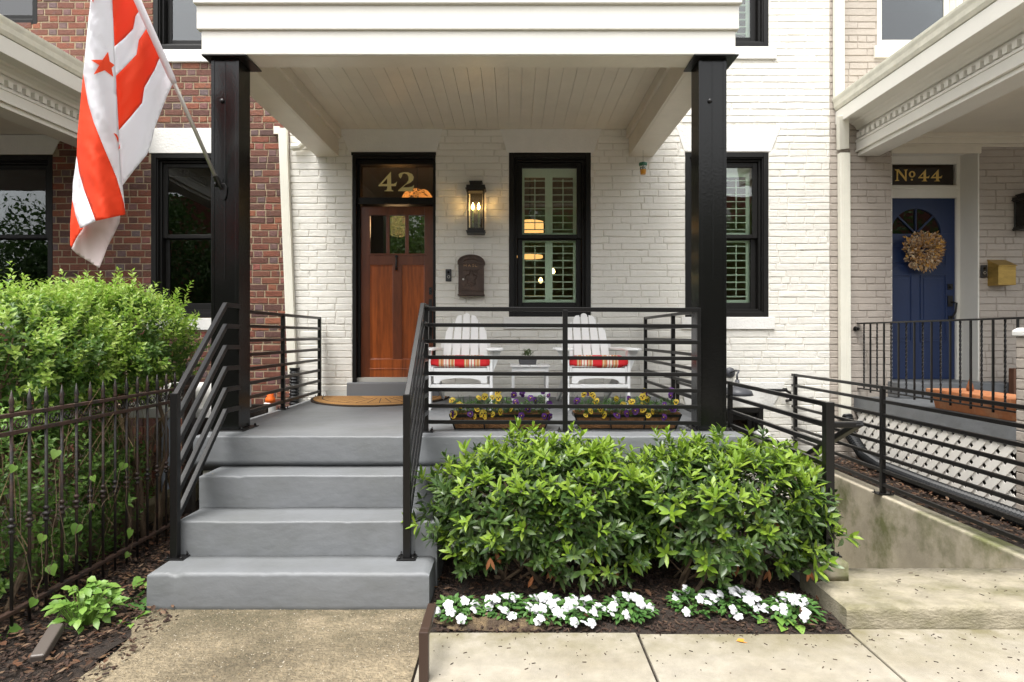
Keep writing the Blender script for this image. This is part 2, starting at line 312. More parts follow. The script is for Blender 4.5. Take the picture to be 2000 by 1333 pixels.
for i in range(30):
    y = -1+i*(3.36+1)/29; pts.append((-1.95+.10*noise.noise((y*2.3, 1, 0))+(.06 if y < 3.2 else -.02), y))
poly = [(-.437, -4.2), (-.437, 3.38), (-1.98, 3.38)]+list(reversed(pts))+[(-1.95, -4.2)]
ap.prism(poly, 'Z', -.04, .004); ap.build('path', M['agg'], kind='structure')
grid(-.46, 1.72, 3.06, 4.4, .012, .035, .03, 6, 3).build('planting_bed', M['soil'], kind='structure')
gl = MB()
vs = grid(-7, -1.9, 1.5, YW, .0, .06, .035, 4, 5); vs.build('yard_soil', M['soil'], kind='structure')
grid(3.2, 3.9, 3.2, YW, .14, .05, .03, 4, 5).build('side_bed_soil', M['soil'], kind='structure')
sp = MB(); NR = 9; vs = []
for j in range(NR+1):
    for k in range(40):
        t = 2*math.pi*k/40; r = (1+.45*noise.noise((math.cos(t)*2, math.sin(t)*2, 4)))*j/NR; x = -.10+.34*r*math.cos(t); y = 3.19+.10*r*math.sin(t)
        vs.append((x, y, .026*(1-(j/NR)**2)+.012+.02*noise.noise((x*22, y*22, 1))))
sp.add(vs, [(j*40+k, j*40+(k+1) % 40, (j+1)*40+(k+1) % 40, (j+1)*40+k) for j in range(NR) for k in range(40)]); sp.build('sand_patch', M['sand'], kind='structure', smooth=True)
# ------------------------------------------------------------ brick walls
def wall_cells(x0, x1, z0, z1, ops, y0, y1, mb, mi):
    xs = sorted({x0, x1, *[o[0] for o in ops], *[o[1] for o in ops]}); xs = [x for x in xs if x0 <= x <= x1]
    for a, b in zip(xs, xs[1:]):
        zs = sorted((max(o[2], z0), min(o[3], z1)) for o in ops if o[0] < (a+b)/2 < o[1] and o[3] > z0 and o[2] < z1); z = z0
        for p, q in zs:
            if p > z: mb.box(a, b, y0, y1, z, p, mi)
            z = max(z, q)
        if z1 > z: mb.box(a, b, y0, y1, z, z1, mi)
def bricks(mb, x0, x1, z0, z1, ops, Y, bond, seed, ch=.0749, sl=.205, hl=.10, joint=.010, dep=.008, mi=0, mh=None, jit=.003):
    rg = random.Random(seed); row = 0; z = z0
    while z < z1-.02:
        zt = min(z+ch, z1); segs = [(x0, x1)]; zc = (z+zt)/2
        for o in ops:
            if o[2] < zc < o[3]:
                ns = []
                for a, b in segs:
                    if o[1] <= a or o[0] >= b: ns.append((a, b)); continue
                    if o[0] > a: ns.append((a, o[0]))
                    if o[1] < b: ns.append((o[1], b))
                segs = ns
        if bond == 'flemish': pat = [(sl, 0), (hl, 1)]; off = (0 if row % 2 else (sl+hl)/2)
        else: pat = [(hl, 0)] if row % 6 == 5 else [(sl, 0)]; off = (0 if row % 2 else sl/2)
        x = x0-off-.3; k = 0
        lst = []
        while x < x1:
            l, hd = pat[k % len(pat)]; l += rg.uniform(-.006, .006)
            if bond != 'flemish' and rg.random() < .42: l += sl*rg.choice((1, 1, .5, 2))
            lst.append((x, x+l, hd)); x += l; k += 1
        for a, b in segs:
            for p, q, hd in lst:
                u = max(p, a); v = min(q, b)
                if v-u < .025: continue
                e0 = 0 if p <= a else joint/2; e1 = 0 if q >= b else joint/2
                u += e0; v -= e1; j = lambda s=jit: rg.uniform(-s, s)
                bz = z+joint/2; tz = zt-joint/2; wob = lambda xx: .005*noise.noise((xx*2.4, row*.9, seed))
                uu, vv = u+j(), v+j(); oy = Y-dep+j(.0018)
                c = .0055
                outer = [(uu, bz+j()+wob(uu)), (vv, bz+j()+wob(vv)), (vv, tz+j()+wob(vv)), (uu, tz+j()+wob(uu))]
                cx = (uu+vv)/2; cz = (bz+tz)/2
                inn = [(ax+(c if ax < cx else -c), az+(c if az < cz else -c)) for ax, az in outer]
                vs = [(ax, Y, az) for ax, az in outer]+[(ax, oy+j(.0012), az) for ax, az in inn]
                mb.add(vs, [(4, 5, 6, 7), (0, 1, 5, 4), (1, 2, 6, 5), (2, 3, 7, 6), (3, 0, 4, 7)], (mh if (hd and mh is not None and rg.random() < .72) else mi))
        z += ch; row += 1
def W4(l, r, t, b): return (PX(l, YW), PX(r, YW), PZ(b, YW), PZ(t, YW))      # opening from pixels at the wall plane
OW1 = W4(994, 1154, 298.6, 619); OW2 = W4(1338, 1501, 298, 619.6); OD = (-1.783, -.851, .97, 3.534)
OUP = W4(1338, 1501, -190, 92.5); OBS = W4(1343, 1491, 797, 905)
OUPL = W4(993, 1155, -190, 92.5)
XL, XR = -2.48, 3.543
# ---- the white painted house (number 42)
H = thing('row_house', 'white painted brick row house with black windows and a black-posted front porch numbered 42', 'house', (.5, YW, .0))
m = MB(); ops = [OW1, OW2, OD, OUP, OUPL, OBS]
wall_cells(XL, XR, -1.0, 6.6, ops, YW, YW+.25, m, 1)
def lint(cx0, cx1, tx0, tx1, yt, yb):      # tapered lintel footprint, bricks leave it out
    return (PX(tx0, YW), PX(tx1, YW), PZ(yb, YW), PZ(yt, YW))
lops = [lint(0, 0, 983, 1168, 253, 298), lint(0, 0, 1329, 1515, 247, 298), lint(0, 0, 676, 858, 253, 298), (PX(983, YW), PX(1165, YW), PZ(643, YW), PZ(619, YW)), (PX(1330, YW), PX(1511, YW), PZ(643, YW), PZ(619, YW)), (PX(1330, YW), PX(1515, YW), PZ(117, YW), PZ(92, YW)), (PX(1330, YW), PX(1525, YW), PZ(797, YW), PZ(748, YW))]
bricks(m, XL, XR, -1.0, 6.6, ops+lops, YW, 'common', 3, joint=.0065, dep=.0065, jit=.0032)
m.build('wall', [M['wbrick'], M['wmort']], H)
def lintel(par, l0, r0, l1, r1, yt, yb, mt=M['stone'], proud=.010, name='lintel'):
    return MB().prism([(PX(l1, YW), PZ(yb, YW)), (PX(r1, YW), PZ(yb, YW)), (PX(r0, YW), PZ(yt, YW)), (PX(l0, YW), PZ(yt, YW))], 'Y', YW-proud, YW+.05).build(name, mt, par, bevel=.004)
lintel(H, 976, 1176, 990, 1160, 250, 298); lintel(H, 1320, 1526, 1336, 1505, 247, 297); lintel(H, 664, 866, 682, 852, 250, 298)
lintel(H, 1325, 1534, 1340, 1508, 747, 796)
for a, b, t, bt in ((983, 1164, 620, 643), (1330, 1511.5, 620, 643.5), (1330, 1515, 93, 117)):
    B(PX(a, YW), PX(b, YW), YW-.028, YW+.06, PZ(bt, YW), PZ(t, YW)).build('sill', M['stone'], H, bevel=.005)
def ring(mb, x0, x1, z0, z1, w, y0, y1, mi=0, wb=None):
    wb = w if wb is None else wb
    mb.box(x0, x0+w, y0, y1, z0, z1, mi); mb.box(x1-w, x1, y0, y1, z0, z1, mi)
    mb.box(x0+w, x1-w, y0, y1, z1-w, z1, mi); mb.box(x0+w, x1-w, y0, y1, z0, z0+wb, mi)
def window(par, op, fm, gm, shutter=False, midz=None, w1=.055, w2=.036, w3=.058):
    x0, x1, z0, z1 = op; m = MB()
    ring(m, x0, x1, z0, z1, w1, YW-.004, YW+.16)
    ring(m, x0+w1, x1-w1, z0+w1, z1-w1, .012, YW+.012, YW+.15)
    a, b, c, d = x0+w1+.012, x1-w1-.012, z0+w1+.012, z1-w1-.012
    ring(m, a, b, c, d, w2-.012, YW+.05, YW+.155)
    o = m.build('window', fm, par, bevel=.004)
    a, b, c, d = x0+w1+w2, x1-w1-w2, z0+w1+w2, z1-w1-w2
    mz = midz if midz is not None else (c+d)/2+.02
    u = MB(); ring(u, a, b, mz-.022, d, w3, YW+.075, YW+.11, wb=.044); u.build('sash', fm, o, bevel=.005)
    l = MB(); ring(l, a+.004, b-.004, c, mz+.02, w3, YW+.115, YW+.15, wb=.075); l.build('sash', fm, o, bevel=.005)
    B(a+w3-.004, b-w3+.004, YW+.09, YW+.094, mz, d-w3+.004).build('pane', gm, o)
    B(a+w3-.004, b-w3+.004, YW+.128, YW+.132, c+.07, mz).build('pane', gm, o)
    if shutter:
        hw = (b-a)/2; xm = (a+b)/2
        for sx in (0, 1):
            p0 = a+.045+sx*(hw-.045); p1 = p0+hw-.046; s = MB()
            s.box(p0, p0+.042, YW+.19, YW+.215, c, d); s.box(p1-.042, p1, YW+.19, YW+.215, c, d)
            for zz0, zz1 in ((c, c+.11), (mz-.05, mz+.06), (d-.135, d)): s.box(p0+.042, p1-.042, YW+.19, YW+.215, zz0, zz1)
            for q0, q1 in ((c+.11, mz-.05), (mz+.06, d-.135)):
                k = int((q1-q0)/.0745)
                for i in range(k):
                    zc = q0+(i+.5)*(q1-q0)/k
                    s.bar((p0+.043, YW+.205, zc), (p1-.043, YW+.205, zc), .062, .009, up=(0, -.22, 1))
                s.bar(((p0+p1)/2, YW+.168, q0+.03), ((p0+p1)/2, YW+.168, q1-.03), .010, .010)
            s.build('shutter', M['shut'], o, bevel=.0015)
    return o
MZ = PZ(463, YW+.1)
window(H, OW1, M['blackf'], M['glass'], True, MZ); window(H, OW2, M['blackf'], M['glass'], True, MZ)
window(H, OUP, M['blackf'], M['glass'], True); window(H, OUPL, M['blackf'], M['glass'], True)
window(H, OBS, M['blackf'], M['sglass'], False)
# rooms behind the facades
def room(par, x0, x1, y1, z0, z1, split=(), mw=M['room']):
    r = MB(); t = .05
    r.box(x0, x1, YW+.26, y1, z0-t, z0, 1); r.box(x0, x1, YW+.26, y1, z1, z1+t)
    r.box(x0-t, x0, YW+.26, y1, z0-t, z1+t); r.box(x1, x1+t, YW+.26, y1, z0-t, z1+t); r.box(x0-t, x1+t, y1, y1+t, z0-t, z1+t)
    for x in split: r.box(x-.05, x+.05, YW+.26, y1, z0, z1)
    r.build('room', [mw, M['roomf']], par)
room(H, -2.42, 3.48, 11.5, .9, 3.95, (-.55,)); room(H, -2.42, 3.48, 9.5, 4.3, 6.5); room(H, 1.75, 3.4, 8.5, -.4, .8)
# ---- front door 42
yd = YW+.12
def dx(px): return PX(px, yd)
def dz(py): return PZ(py, yd)
m = MB(); x0, x1, z0, z1 = OD
m.box(x0, x0+.042, YW-.002, YW+.2, z0, z1); m.box(x1-.030, x1, YW-.002, YW+.2, z0, z1); m.box(x0+.042, x1-.03, YW-.002, YW+.2, z1-.06, z1)
m.box(x0-.008, x1+.004, YW-.02, YW-.002, z1-.03, z1+.004)
m.box(x0+.042, x1-.03, YW+.04, YW+.2, dz(402), dz(389)); m.box(x0+.042, x1-.03, YW+.06, YW+.2, z1-.11, z1-.06); m.box(x0+.042, x0+.07, YW+.08, YW+.2, z0, z1-.11)
df = m.build('door_frame', M['blackf'], H, bevel=.004)
B(x0+.05, x1-.03, YW+.13, YW+.136, dz(390), z1-.10).build('transom_pane', glassmat('transom_glass', (.62, .55, .44), .03), df)
L, Rr, Bt, Tp = x0+.071, x1-.031, dz(737), dz(404)
d = MB(); f0, f1 = yd-.012, yd+.035
d.box(L, dx(723), f0, f1, Bt, Tp, 0); d.box(dx(829.5), Rr, f0, f1, Bt, Tp, 0)
d.box(dx(723), dx(829.5), f0, f1, dz(421), Tp, 0); d.box(dx(723), dx(829.5), f0, f1, dz(518), dz(496), 0)
d.box(dx(723), dx(829.5), f0, f1, Bt, dz(702), 1); d.box(dx(768), dx(785), f0, f1, dz(702), dz(518), 0)
for a, b in ((754.5, 761), (791.5, 798.5)): d.box(dx(a), dx(b), f0+.002, f1, dz(496), dz(421), 0)
d.box(dx(719), dx(833), f0-.012, f0, dz(499), dz(496), 0); d.box(dx(722), dx(830), f0-.006, f0, dz(722), dz(720), 1)
for a, b in ((723, 768), (785, 829.5)):
    d.box(dx(a), dx(b), f0+.016, f1-.005, dz(702), dz(518), 1)
    ring(d, dx(a), dx(b), dz(702), dz(518), .010, f0+.006, f0+.018, 1)
do = d.build('door', [M['woodd'], M['wood']], H, bevel=.003)
for a, b in ((723.5, 754.5), (761, 791.5), (798.5, 829)):
    B(dx(a), dx(b), yd+.008, yd+.012, dz(496), dz(421)).build('pane', M['dglass'], do)
k = MB(); kx = dx(775)
k.lathe([(.004, 0), (.018, .004), (.016, .016), (.004, .022)], (kx, f0-.022, dz(502)), 10, 'Y')
for zz, r in ((508, .012), (514, .009), (521, .012), (527, .016)): k.lathe([(.002, -.02), (r, -.012), (r, .006), (.002, .012)], (kx, f0-.012, dz(zz)), 10, 'Y')
k.tube([(kx, f0-.03, dz(503)), (kx+.004, f0-.034, dz(512)), (kx-.002, f0-.03, dz(521)), (kx+.003, f0-.03, dz(528))], [.006, .012, .008, .014], 8)
k.build('door_knocker', M['lant'], do, smooth=True)
hx = dx(841); hb = MB(); hb.box(hx-.017, hx+.017, f0-.008, f0, dz(576), dz(562)); hb.lathe([(.013, -.02), (.016, -.008), (.016, 0)], (hx, f0, dz(569)), 12, 'Y'); hb.build('lock', M['lant'], do); hb = MB()
hb.box(hx-.018, hx+.018, f0-.008, f0, dz(668), dz(585)); hb.tube([(hx, f0-.01, dz(600)), (hx, f0-.05, dz(606)), (hx, f0-.055, dz(630)), (hx, f0-.01, dz(655))], .009, 8); hb.build('door_handle', M['lant'], do)
B(x0-.05, x1+.05, YW-.05, YW+.1, .815, .972).build('door_step', M['grey'], H, bevel=.008)
B(x0+.03, x1-.02, YW+.05, YW+.2, .972, 1.022).build('threshold', mat('pale_threshold', (.4, .38, .34), .5), H, bevel=.004)
# house numbers as gilded letter shapes on the glass
G4 = ([(655, 360), (660, 545), (700, 545), (722, 535), (748, 512), (730, 580), (660, 580), (662, 625), (668, 642), (692, 650), (692, 658), (555, 658), (555, 650), (585, 642), (597, 625), (600, 582), (465, 582), (465, 570)], [(598, 460), (598, 548), (513, 548)])
G2 = ([(772, 400), (800, 380), (850, 368), (920, 370), (980, 395), (1005, 440), (995, 490), (950, 530), (880, 560), (835, 600), (930, 598), (975, 590), (1010, 562), (988, 657), (765, 657), (770, 640), (830, 590), (890, 540), (925, 490), (925, 440), (905, 400), (860, 385), (830, 400), (825, 430), (800, 465), (778, 435)], None)
GN = ([(672, 692), (712, 692), (775, 775), (775, 706), (762, 696), (802, 692), (800, 698), (790, 706), (790, 812), (782, 812), (702, 712), (702, 798), (716, 808), (672, 812), (672, 806), (688, 798), (688, 706), (672, 698)], None)
def circ(cx, cy, r, n=20, ax=1): return [(cx+r*ax*math.cos(2*math.pi*i/n), cy+r*math.sin(2*math.pi*i/n)) for i in range(n)]
def glyph(mb, g, tr, y0, y1, mi=0):
    out, hole = g; pts = [Vector(tr(*p)) for p in out]; faces = [list(range(len(pts)))]; n = len(pts)
    edges = [(i, (i+1) % n) for i in range(n)]; hp = []
    if hole:
        hp = [Vector(tr(*p)) for p in hole]; edges += [(n+i, n+(i+1) % len(hp)) for i in range(len(hp))]
    vs, es, fs, _, _, _ = delaunay_2d_cdt(pts+hp, edges, [], 2, 1e-6)
    def inside(poly, p):
        c = False
        for i in range(len(poly)):
            a, b = poly[i], poly[i-1]
            if (a.y > p.y) != (b.y > p.y) and p.x < (b.x-a.x)*(p.y-a.y)/(b.y-a.y)+a.x: c = not c
        return c
    for f in fs:
        c = sum((vs[i] for i in f), Vector((0, 0)))/len(f)
        if inside(pts, c) and not (hp and inside(hp, c)):
            q = [vs[i] for i in f]; k = len(q)
            mb.add([(v.x, y0, v.y) for v in q]+[(v.x, y1, v.y) for v in q], [tuple(range(k)), tuple(reversed(range(k, 2*k)))]+[(i, i+k, (i+1) % k+k, (i+1) % k) for i in range(k)], mi)
yn = YW+.127
tr42 = lambda u, v: (PX(680+u/7.84, yn), PZ(290+v/7.84, yn))
for gph in (G4, G2):
    n = MB(); glyph(n, gph, tr42, yn-.003, yn+.002); n.build('house_number', M['gold'], df)
# ---- porch: slab, steps, posts, roof
def stepbox(name, x0, x1, y0, y1, z0, z1, mt, seed=0, r=.013, par=H, n=.022, amp=.005):
    xs = [x0, x0+r]+[x0+r+(x1-x0-2*r)*i/max(1, int((x1-x0)/n)) for i in range(1, max(1, int((x1-x0)/n)))]+[x1-r, x1]
    prof = [(y0+.002, z0), (y0, z0+(z1-z0)*.3), (y0, z0+(z1-z0)*.6), (y0, z1-r), (y0+r*.3, z1-r*.3), (y0+r, z1), (y0+(y1-y0)*.35, z1+.001), (y0+(y1-y0)*.7, z1), (y1, z1), (y1, z0)]
    m = MB(); vs = []
    for i, x in enumerate(xs):
        for j, (y, z) in enumerate(prof):
            e = noise.noise((x*2.2, z*3+y, seed)); e2 = noise.noise((x*13, z*9+y*3, seed+5))+.6*noise.noise((x*31, z*23+y*17, seed+9)); chip = max(0, noise.noise((x*9, seed*3.1, 2))-.40)*.045 if j in (3, 4, 5) else 0
            yy = y+(amp*e+.0018*e2 if j < 6 else 0)+chip*.5; zz = z+(amp*.7*e+.0015*e2 if 3 <= j < 9 else 0)-chip
            if (i == 0 or i == len(xs)-1): zz = min(zz, z1-r*.6)
            vs.append((x, yy, zz))
    n2 = len(prof)
    fs = [(i*n2+j, (i+1)*n2+j, (i+1)*n2+(j+1) % n2, i*n2+(j+1) % n2) for i in range(len(xs)-1) for j in range(n2)]
    m.add(vs, [tuple(reversed(f)) for f in fs]); m.add(vs[:n2], [tuple(range(n2))]); m.add(vs[-n2:], [tuple(reversed(range(n2)))]); o = m.build(name, mt, par, smooth=True)
    wn = o.modifiers.new('normals', 'WEIGHTED_NORMAL'); wn.weight = 90; wn.mode = 'FACE_AREA'
    return o
RH = .2034; FY = [F/358.2, F/332.4, F/307.7, 4.181]
stepbox('porch_floor', -2.17, 1.60, 4.181, YW-.005, RH*4-.235, RH*4, M['greyr'], 1, par=H)
stepbox('step', -1.985, -.445, FY[2], 4.19, -.05, RH*3, M['greyr'], 2); stepbox('step', -1.975, -.44, FY[1], FY[2]+.02, -.05, RH*2, M['greyr'], 3); stepbox('step', -1.99, -.452, FY[0], FY[1]+.02, -.05, RH, M['greyr'], 4, r=.022, amp=.008)
m = MB(); m.box(-2.13, 1.56, 4.235, YW-.02, -.6, RH*4-.236, 1)
bricks(m, -2.13, -1.985, -.02, RH*4-.236, [], 4.235, 'common', 9); bricks(m, -.445, 1.56, -.02, RH*4-.236, [], 4.235, 'common', 9)
m.build('porch_foundation', [M['wbrick'], M['wmort']], H)
SB = 1.5+1.993                     # underside of the beams
for xc in (-2.055, 1.437):
    p = MB(); hw = .0955; ya, yb = F/272.6, F/261.0
    p.box(xc-hw, xc+hw, ya, yb, RH*4+.006, SB-.012)
    for sx in (-1, 1): p.box(xc+sx*(hw-.008)-.012, xc+sx*(hw-.008)+.012, ya-.004, ya, RH*4+.006, SB-.012)
    p.box(xc-.004, xc+.004, ya-.0035, ya, 1.9, SB-.02)
    po = p.build('porch_post', M['black'], H, bevel=.010)
    q = MB(); q.box(xc-hw-.035, xc+hw+.05, ya-.03, yb+.04, RH*4-.001, RH*4+.008); B(xc-hw-.05, xc+hw+.075, ya-.05, yb+.03, SB-.012, SB-.001).build('post_cap_plate', M['rail'], po, bevel=.002)
    for bx in (xc-hw-.018, xc+hw+.03):
        for by in (ya-.012, yb+.02): q.lathe([(.009, 0), (.009, .014), (.004, .018)], (bx, by, RH*4+.008), 6)
    q.build('post_plate', M['rail'], po, bevel=.002)
    b2 = MB(); b2.lathe([(.016, 0), (.014, -.012), (.004, -.016)], (xc-.02, ya-.001, PZ(198, ya)), 10, 'Y'); b2.build('bolt', M['rail'], po)
m = MB(); fy = F/275.0
m.box(-2.207, 1.589, fy, fy+.03, SB, SB+.17); m.box(-2.232, 1.607, fy-.020, fy+.03, SB+.170, SB+.342); m.box(-2.245, 1.620, fy-.045, fy+.03, SB+.342, SB+.53); m.box(-2.27, 1.645, fy-.06, fy+.03, SB+.53, SB+.72)
m.build('fascia', M['trim'], H, bevel=.006)
m = MB(); m.box(-2.184, 1.571, fy+.03, F/262, SB, SB+.72); m.box(-1.93, 1.303, F/262, F/258, SB+.035, SB+.3); m.build('front_beam', M['trimd'], H, bevel=.005)
for a, b in ((-2.184, -1.935), (1.303, 1.571)):
    m = MB(); m.box(a, b, F/262+.001, YW+.0, SB, SB+.72); m.box(a+.02, b-.02, F/262+.01, YW-.001, SB-.004, SB); t = (b, b+.03) if a < 0 else (a-.03, a)
    m.box(t[0], t[1], F/262+.02, YW-.002, SB+.20, SB+.30); m.build('side_beam', M['trimd'], H, bevel=.005)
m = MB(); x = -1.935; zc = 1.5+2.297
while x < 1.303:
    w = min(.119, 1.303-x); m.box(x+.001, x+w-.001, F/262, YW-.003, zc+rnd.uniform(-.0008, .0008), zc+.03); x += .119
m.build('porch_ceiling', M['trimd'], H, bevel=.0015)
B(-2.19, 1.58, F/262, YW-.003, zc+.032, zc+.4).build('porch_roof', M['trim'], H)
B(-2.20, 1.63, fy+.03, YW-.01, SB+.66, SB+.74).build('porch_eave', M['trim'], H)
# ---- the red brick house on the left
Hr = thing('row_house', 'dark red brick row house with black windows and white stone lintels, left behind the flag', 'house', (-5, YW, 0))
RW1 = W4(295, 455, 300, 621); RW0 = W4(-57, 103, 303, 622); RU1 = W4(299, 459, -185, 98); RU0 = W4(-88, 73, -230, 48)
ops = [RW1, RW0, RU1, RU0]; m = MB(); XLL = -9.5
wall_cells(XLL, XL-.001, -1.0, 6.6, ops, YW+.001, YW+.25, m, 2)
lop = [(PX(291, YW), PX(462, YW), PZ(300, YW), PZ(250, YW)), (PX(-70, YW), PX(112, YW), PZ(302, YW), PZ(262, YW)), (PX(291, YW), PX(462, YW), PZ(123, YW), PZ(98, YW)), (PX(291, YW), PX(462, YW), PZ(645, YW), PZ(621, YW)), (PX(-70, YW), PX(112, YW), PZ(645, YW), PZ(622, YW))]
bricks(m, XLL, XL-.001, -1.0, 6.6, ops+lop, YW, 'flemish', 5, joint=.011, dep=.005, mi=0, mh=1, jit=.0025)
m.build('wall', [M['rbrick'], M['rhead'], M['rmort']], Hr)
for o in (RW1, RU1, RW0, RU0): window(Hr, o, M['blackf'], M['sglass'] if o[3] < 4 else M['uglass'], False, MZ if o[3] < 4 else None, w3=.05)
lintel(Hr, 291, 462, 291, 462, 251, 300); lintel(Hr, -85, 126, -70, 103, 258, 302)
for a, b, t, bt in ((289, 464, 99, 123), (289, 464, 622, 645), (-70, 112, 623, 645)):
    B(PX(a, YW), PX(b, YW), YW-.03, YW+.06, PZ(bt, YW), PZ(t, YW)).build('sill', M['stone'], Hr, bevel=.005)
dk = mat('room_wall_painted_dim', (.05, .045, .04), .9)  # the darkness of the unlit rooms is put into this wall colour
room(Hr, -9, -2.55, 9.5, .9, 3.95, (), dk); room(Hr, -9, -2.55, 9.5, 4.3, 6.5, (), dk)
# the shield sticker on the lower sash
# ---- the taupe house on the right (number 44)
Ht = thing('row_house', 'taupe painted brick row house with navy front door and dentil porch cornice, numbered 44', 'house', (6, YW, 0))
TD = (4.24, 5.195, .97, PZ(291, YW)); TU = W4(1713, 1880, -190, 92)
ops = [TD, TU]; m = MB(); XRR = 9
wall_cells(XR+.001, XRR, -1.0, 6.6, ops, YW+.001, YW+.32, m, 1)
bricks(m, XR+.001, XRR, -1.0, 6.6, ops+[(TU[0]-.04, TU[1]+.04, TU[2]-.13, TU[2])], YW, 'common', 15, joint=.0065, dep=.0065, jit=.0032)
m.build('wall', [M['bbrick'], M['bmort']], Ht)
window(Ht, TU, M['trim'], M['uglass'], False, w1=.04, w2=.02, w3=.06)
B(TU[0]-.04, TU[1]+.04, YW-.035, YW+.06, TU[2]-.13, TU[2]).build('sill', M['trim'], Ht, bevel=.006)
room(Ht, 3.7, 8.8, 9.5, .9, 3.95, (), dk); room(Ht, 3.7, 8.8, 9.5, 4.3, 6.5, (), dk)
yt = YW+.29; tx = lambda p: PX(p, yt); tz = lambda p: PZ(p, yt)
m = MB(); x0, x1, z0, z1 = TD
m.box(x1-.004, x1+.012, YW-.012, YW+.30, z0, z1); m.box(x0-.012, x0+.004, YW+.0, YW+.30, z0, z1); m.box(x0+.004, x1-.004, YW-.01, YW+.30, z1-.01, z1+.012)
m.box(x1-.045, x1-.004, yt-.03, yt+.03, z0, z1-.01); m.box(x0+.004, tx(1712), yt-.03, yt+.03, z0, z1-.01); m.box(tx(1712), x1-.045, yt-.03, yt+.03, tz(322), z1-.01)
m.box(tx(1712), x1-.045, yt-.03, yt+.03, tz(388), tz(363)); m.box(tx(1712), x1-.03, yt-.05, yt-.03, tz(371), tz(366))
tf = m.build('door_frame', M['trim'], Ht, bevel=.004)
B(tx(1712), tx(1862), yt+.0, yt+.004, tz(363), tz(322)).build('transom_pane', mat('painted_black_glass', (.02, .014, .010), .12), tf)
tr44 = lambda u, v: (PX(1620+u/5.263, yt), PZ(200+v/5.263, yt))
def sh(gph, fx, fy, fs, ox, oy):
    f = lambda L: [((u-fx)*fs+ox, (v-fy)*fs+oy) for u, v in L] if L else None
    return (f(gph[0]), f(gph[1]))
for gph in (GN, (circ(847, 742, 33, 20), circ(847, 742, 22, 20, .75)), (circ(845, 798, 10, 12), None), sh(G4, 465, 360, .41, 910, 692), sh(G4, 465, 360, .41, 1040, 692)):
    n = MB(); glyph(n, gph, tr44, yt-.006, yt-.001); n.build('house_number', M['gold2'], tf)
d = MB(); a, b, c, e = tx(1712), tx(1866), z0+.02, tz(388); cx, cz = tx(1789), tz(457); rr = tx(1838)-cx
arc = [(cx+rr*math.cos(t), cz+rr*math.sin(t)) for t in [math.pi*i/24 for i in range(25)]]
d.box(a, b, yt+.0, yt+.04, c, cz)
vs = [(x, z) for x, z in arc]; top = []
for x, z in arc: top.append((x, e))
for i in range(24):
    (xa, za), (xb, zb) = arc[i], arc[i+1]
    d.add([(xa, yt, za), (xa, yt, e), (xb, yt, e), (xb, yt, zb), (xa, yt+.04, za), (xb, yt+.04, zb)], [(0, 1, 2, 3), (0, 3, 5, 4)])
d.box(a, cx-rr, yt, yt+.04, cz, e); d.box(cx+rr, b, yt, yt+.04, cz, e)
for t in (45, 90, 135): d.bar((cx+.03*math.cos(R(t)), yt+.006, cz+.03*math.sin(R(t))), (cx+rr*math.cos(R(t)), yt+.006, cz+rr*math.sin(R(t))), .014, .018)
for pa, pb in ((1722, 1781), (1797, 1848)):
    for pt, pb2 in ((475, 520), (537, 668)): ring(d, tx(pa), tx(pb), tz(pb2), tz(pt), .014, yt-.010, yt+.0); d.box(tx(pa)+.04, tx(pb)-.04, yt-.006, yt, tz(pb2)+.04, tz(pt)-.04)
td = d.build('door', M['navy'], Ht, bevel=.002)
B(cx-rr, cx+rr, yt+.018, yt+.022, cz, cz+rr).build('pane', M['sglass'], td)
k = MB(); hx = tx(1855); k.box(hx-.028, hx+.028, yt-.012, yt, tz(566), tz(555)); k.lathe([(.016, -.03), (.02, -.012), (.02, 0)], (hx, yt, tz(560.5)), 12, 'Y'); k.build('lock', M['lant'], td); k = MB(); k.box(hx-.028, hx+.028, yt-.012, yt, tz(599), tz(578))
k.tube([(hx+.02, yt-.01, tz(590)), (hx+.03, yt-.07, tz(593)), (hx+.025, yt-.06, tz(610)), (hx+.01, yt-.01, tz(624))], .011, 8); k.box(hx-.02, hx+.02, yt-.012, yt, tz(626), tz(617)); k.build('door_handle', M['lant'], td)
B(x0-.05, 5.45, YW-.2, YW+.3, .815, .985).build('door_step', M['greyr'], Ht, bevel=.01)
# porch slab of number 44 and its pier
stepbox('porch_floor', 3.81, 8.5, 4.5, YW-.004, .657, .814, M['greyr'], 12, par=Ht)
pr = MB(); pr.box(3.815, 4.25, 4.22, 4.645, -.02, 1.49, 1)
for row in range(19):
    zz = .005+row*.078
    for (ya, yb) in (((4.225, 4.43), (4.44, 4.64)) if row % 2 else ((4.225, 4.33), (4.34, 4.55), (4.56, 4.64))):
        pr.box(3.806+rnd.uniform(-.001, .001), 3.815, ya, yb, zz, zz+.07, 0); pr.box(ya-.41, yb-.41, 4.212, 4.22, zz, zz+.07, 0)
pr.build('porch_pier', [M['bbrick'], M['bmort']], Ht, bevel=.004)
pc = MB(); pc.prism([(3.79, 1.49), (3.79, 1.535), (3.83, 1.555), (4.24, 1.555), (4.28, 1.535), (4.28, 1.49)], 'Y', 4.2, 4.665); pc.build('pier_cap', M['stone'], Ht, bevel=.01)
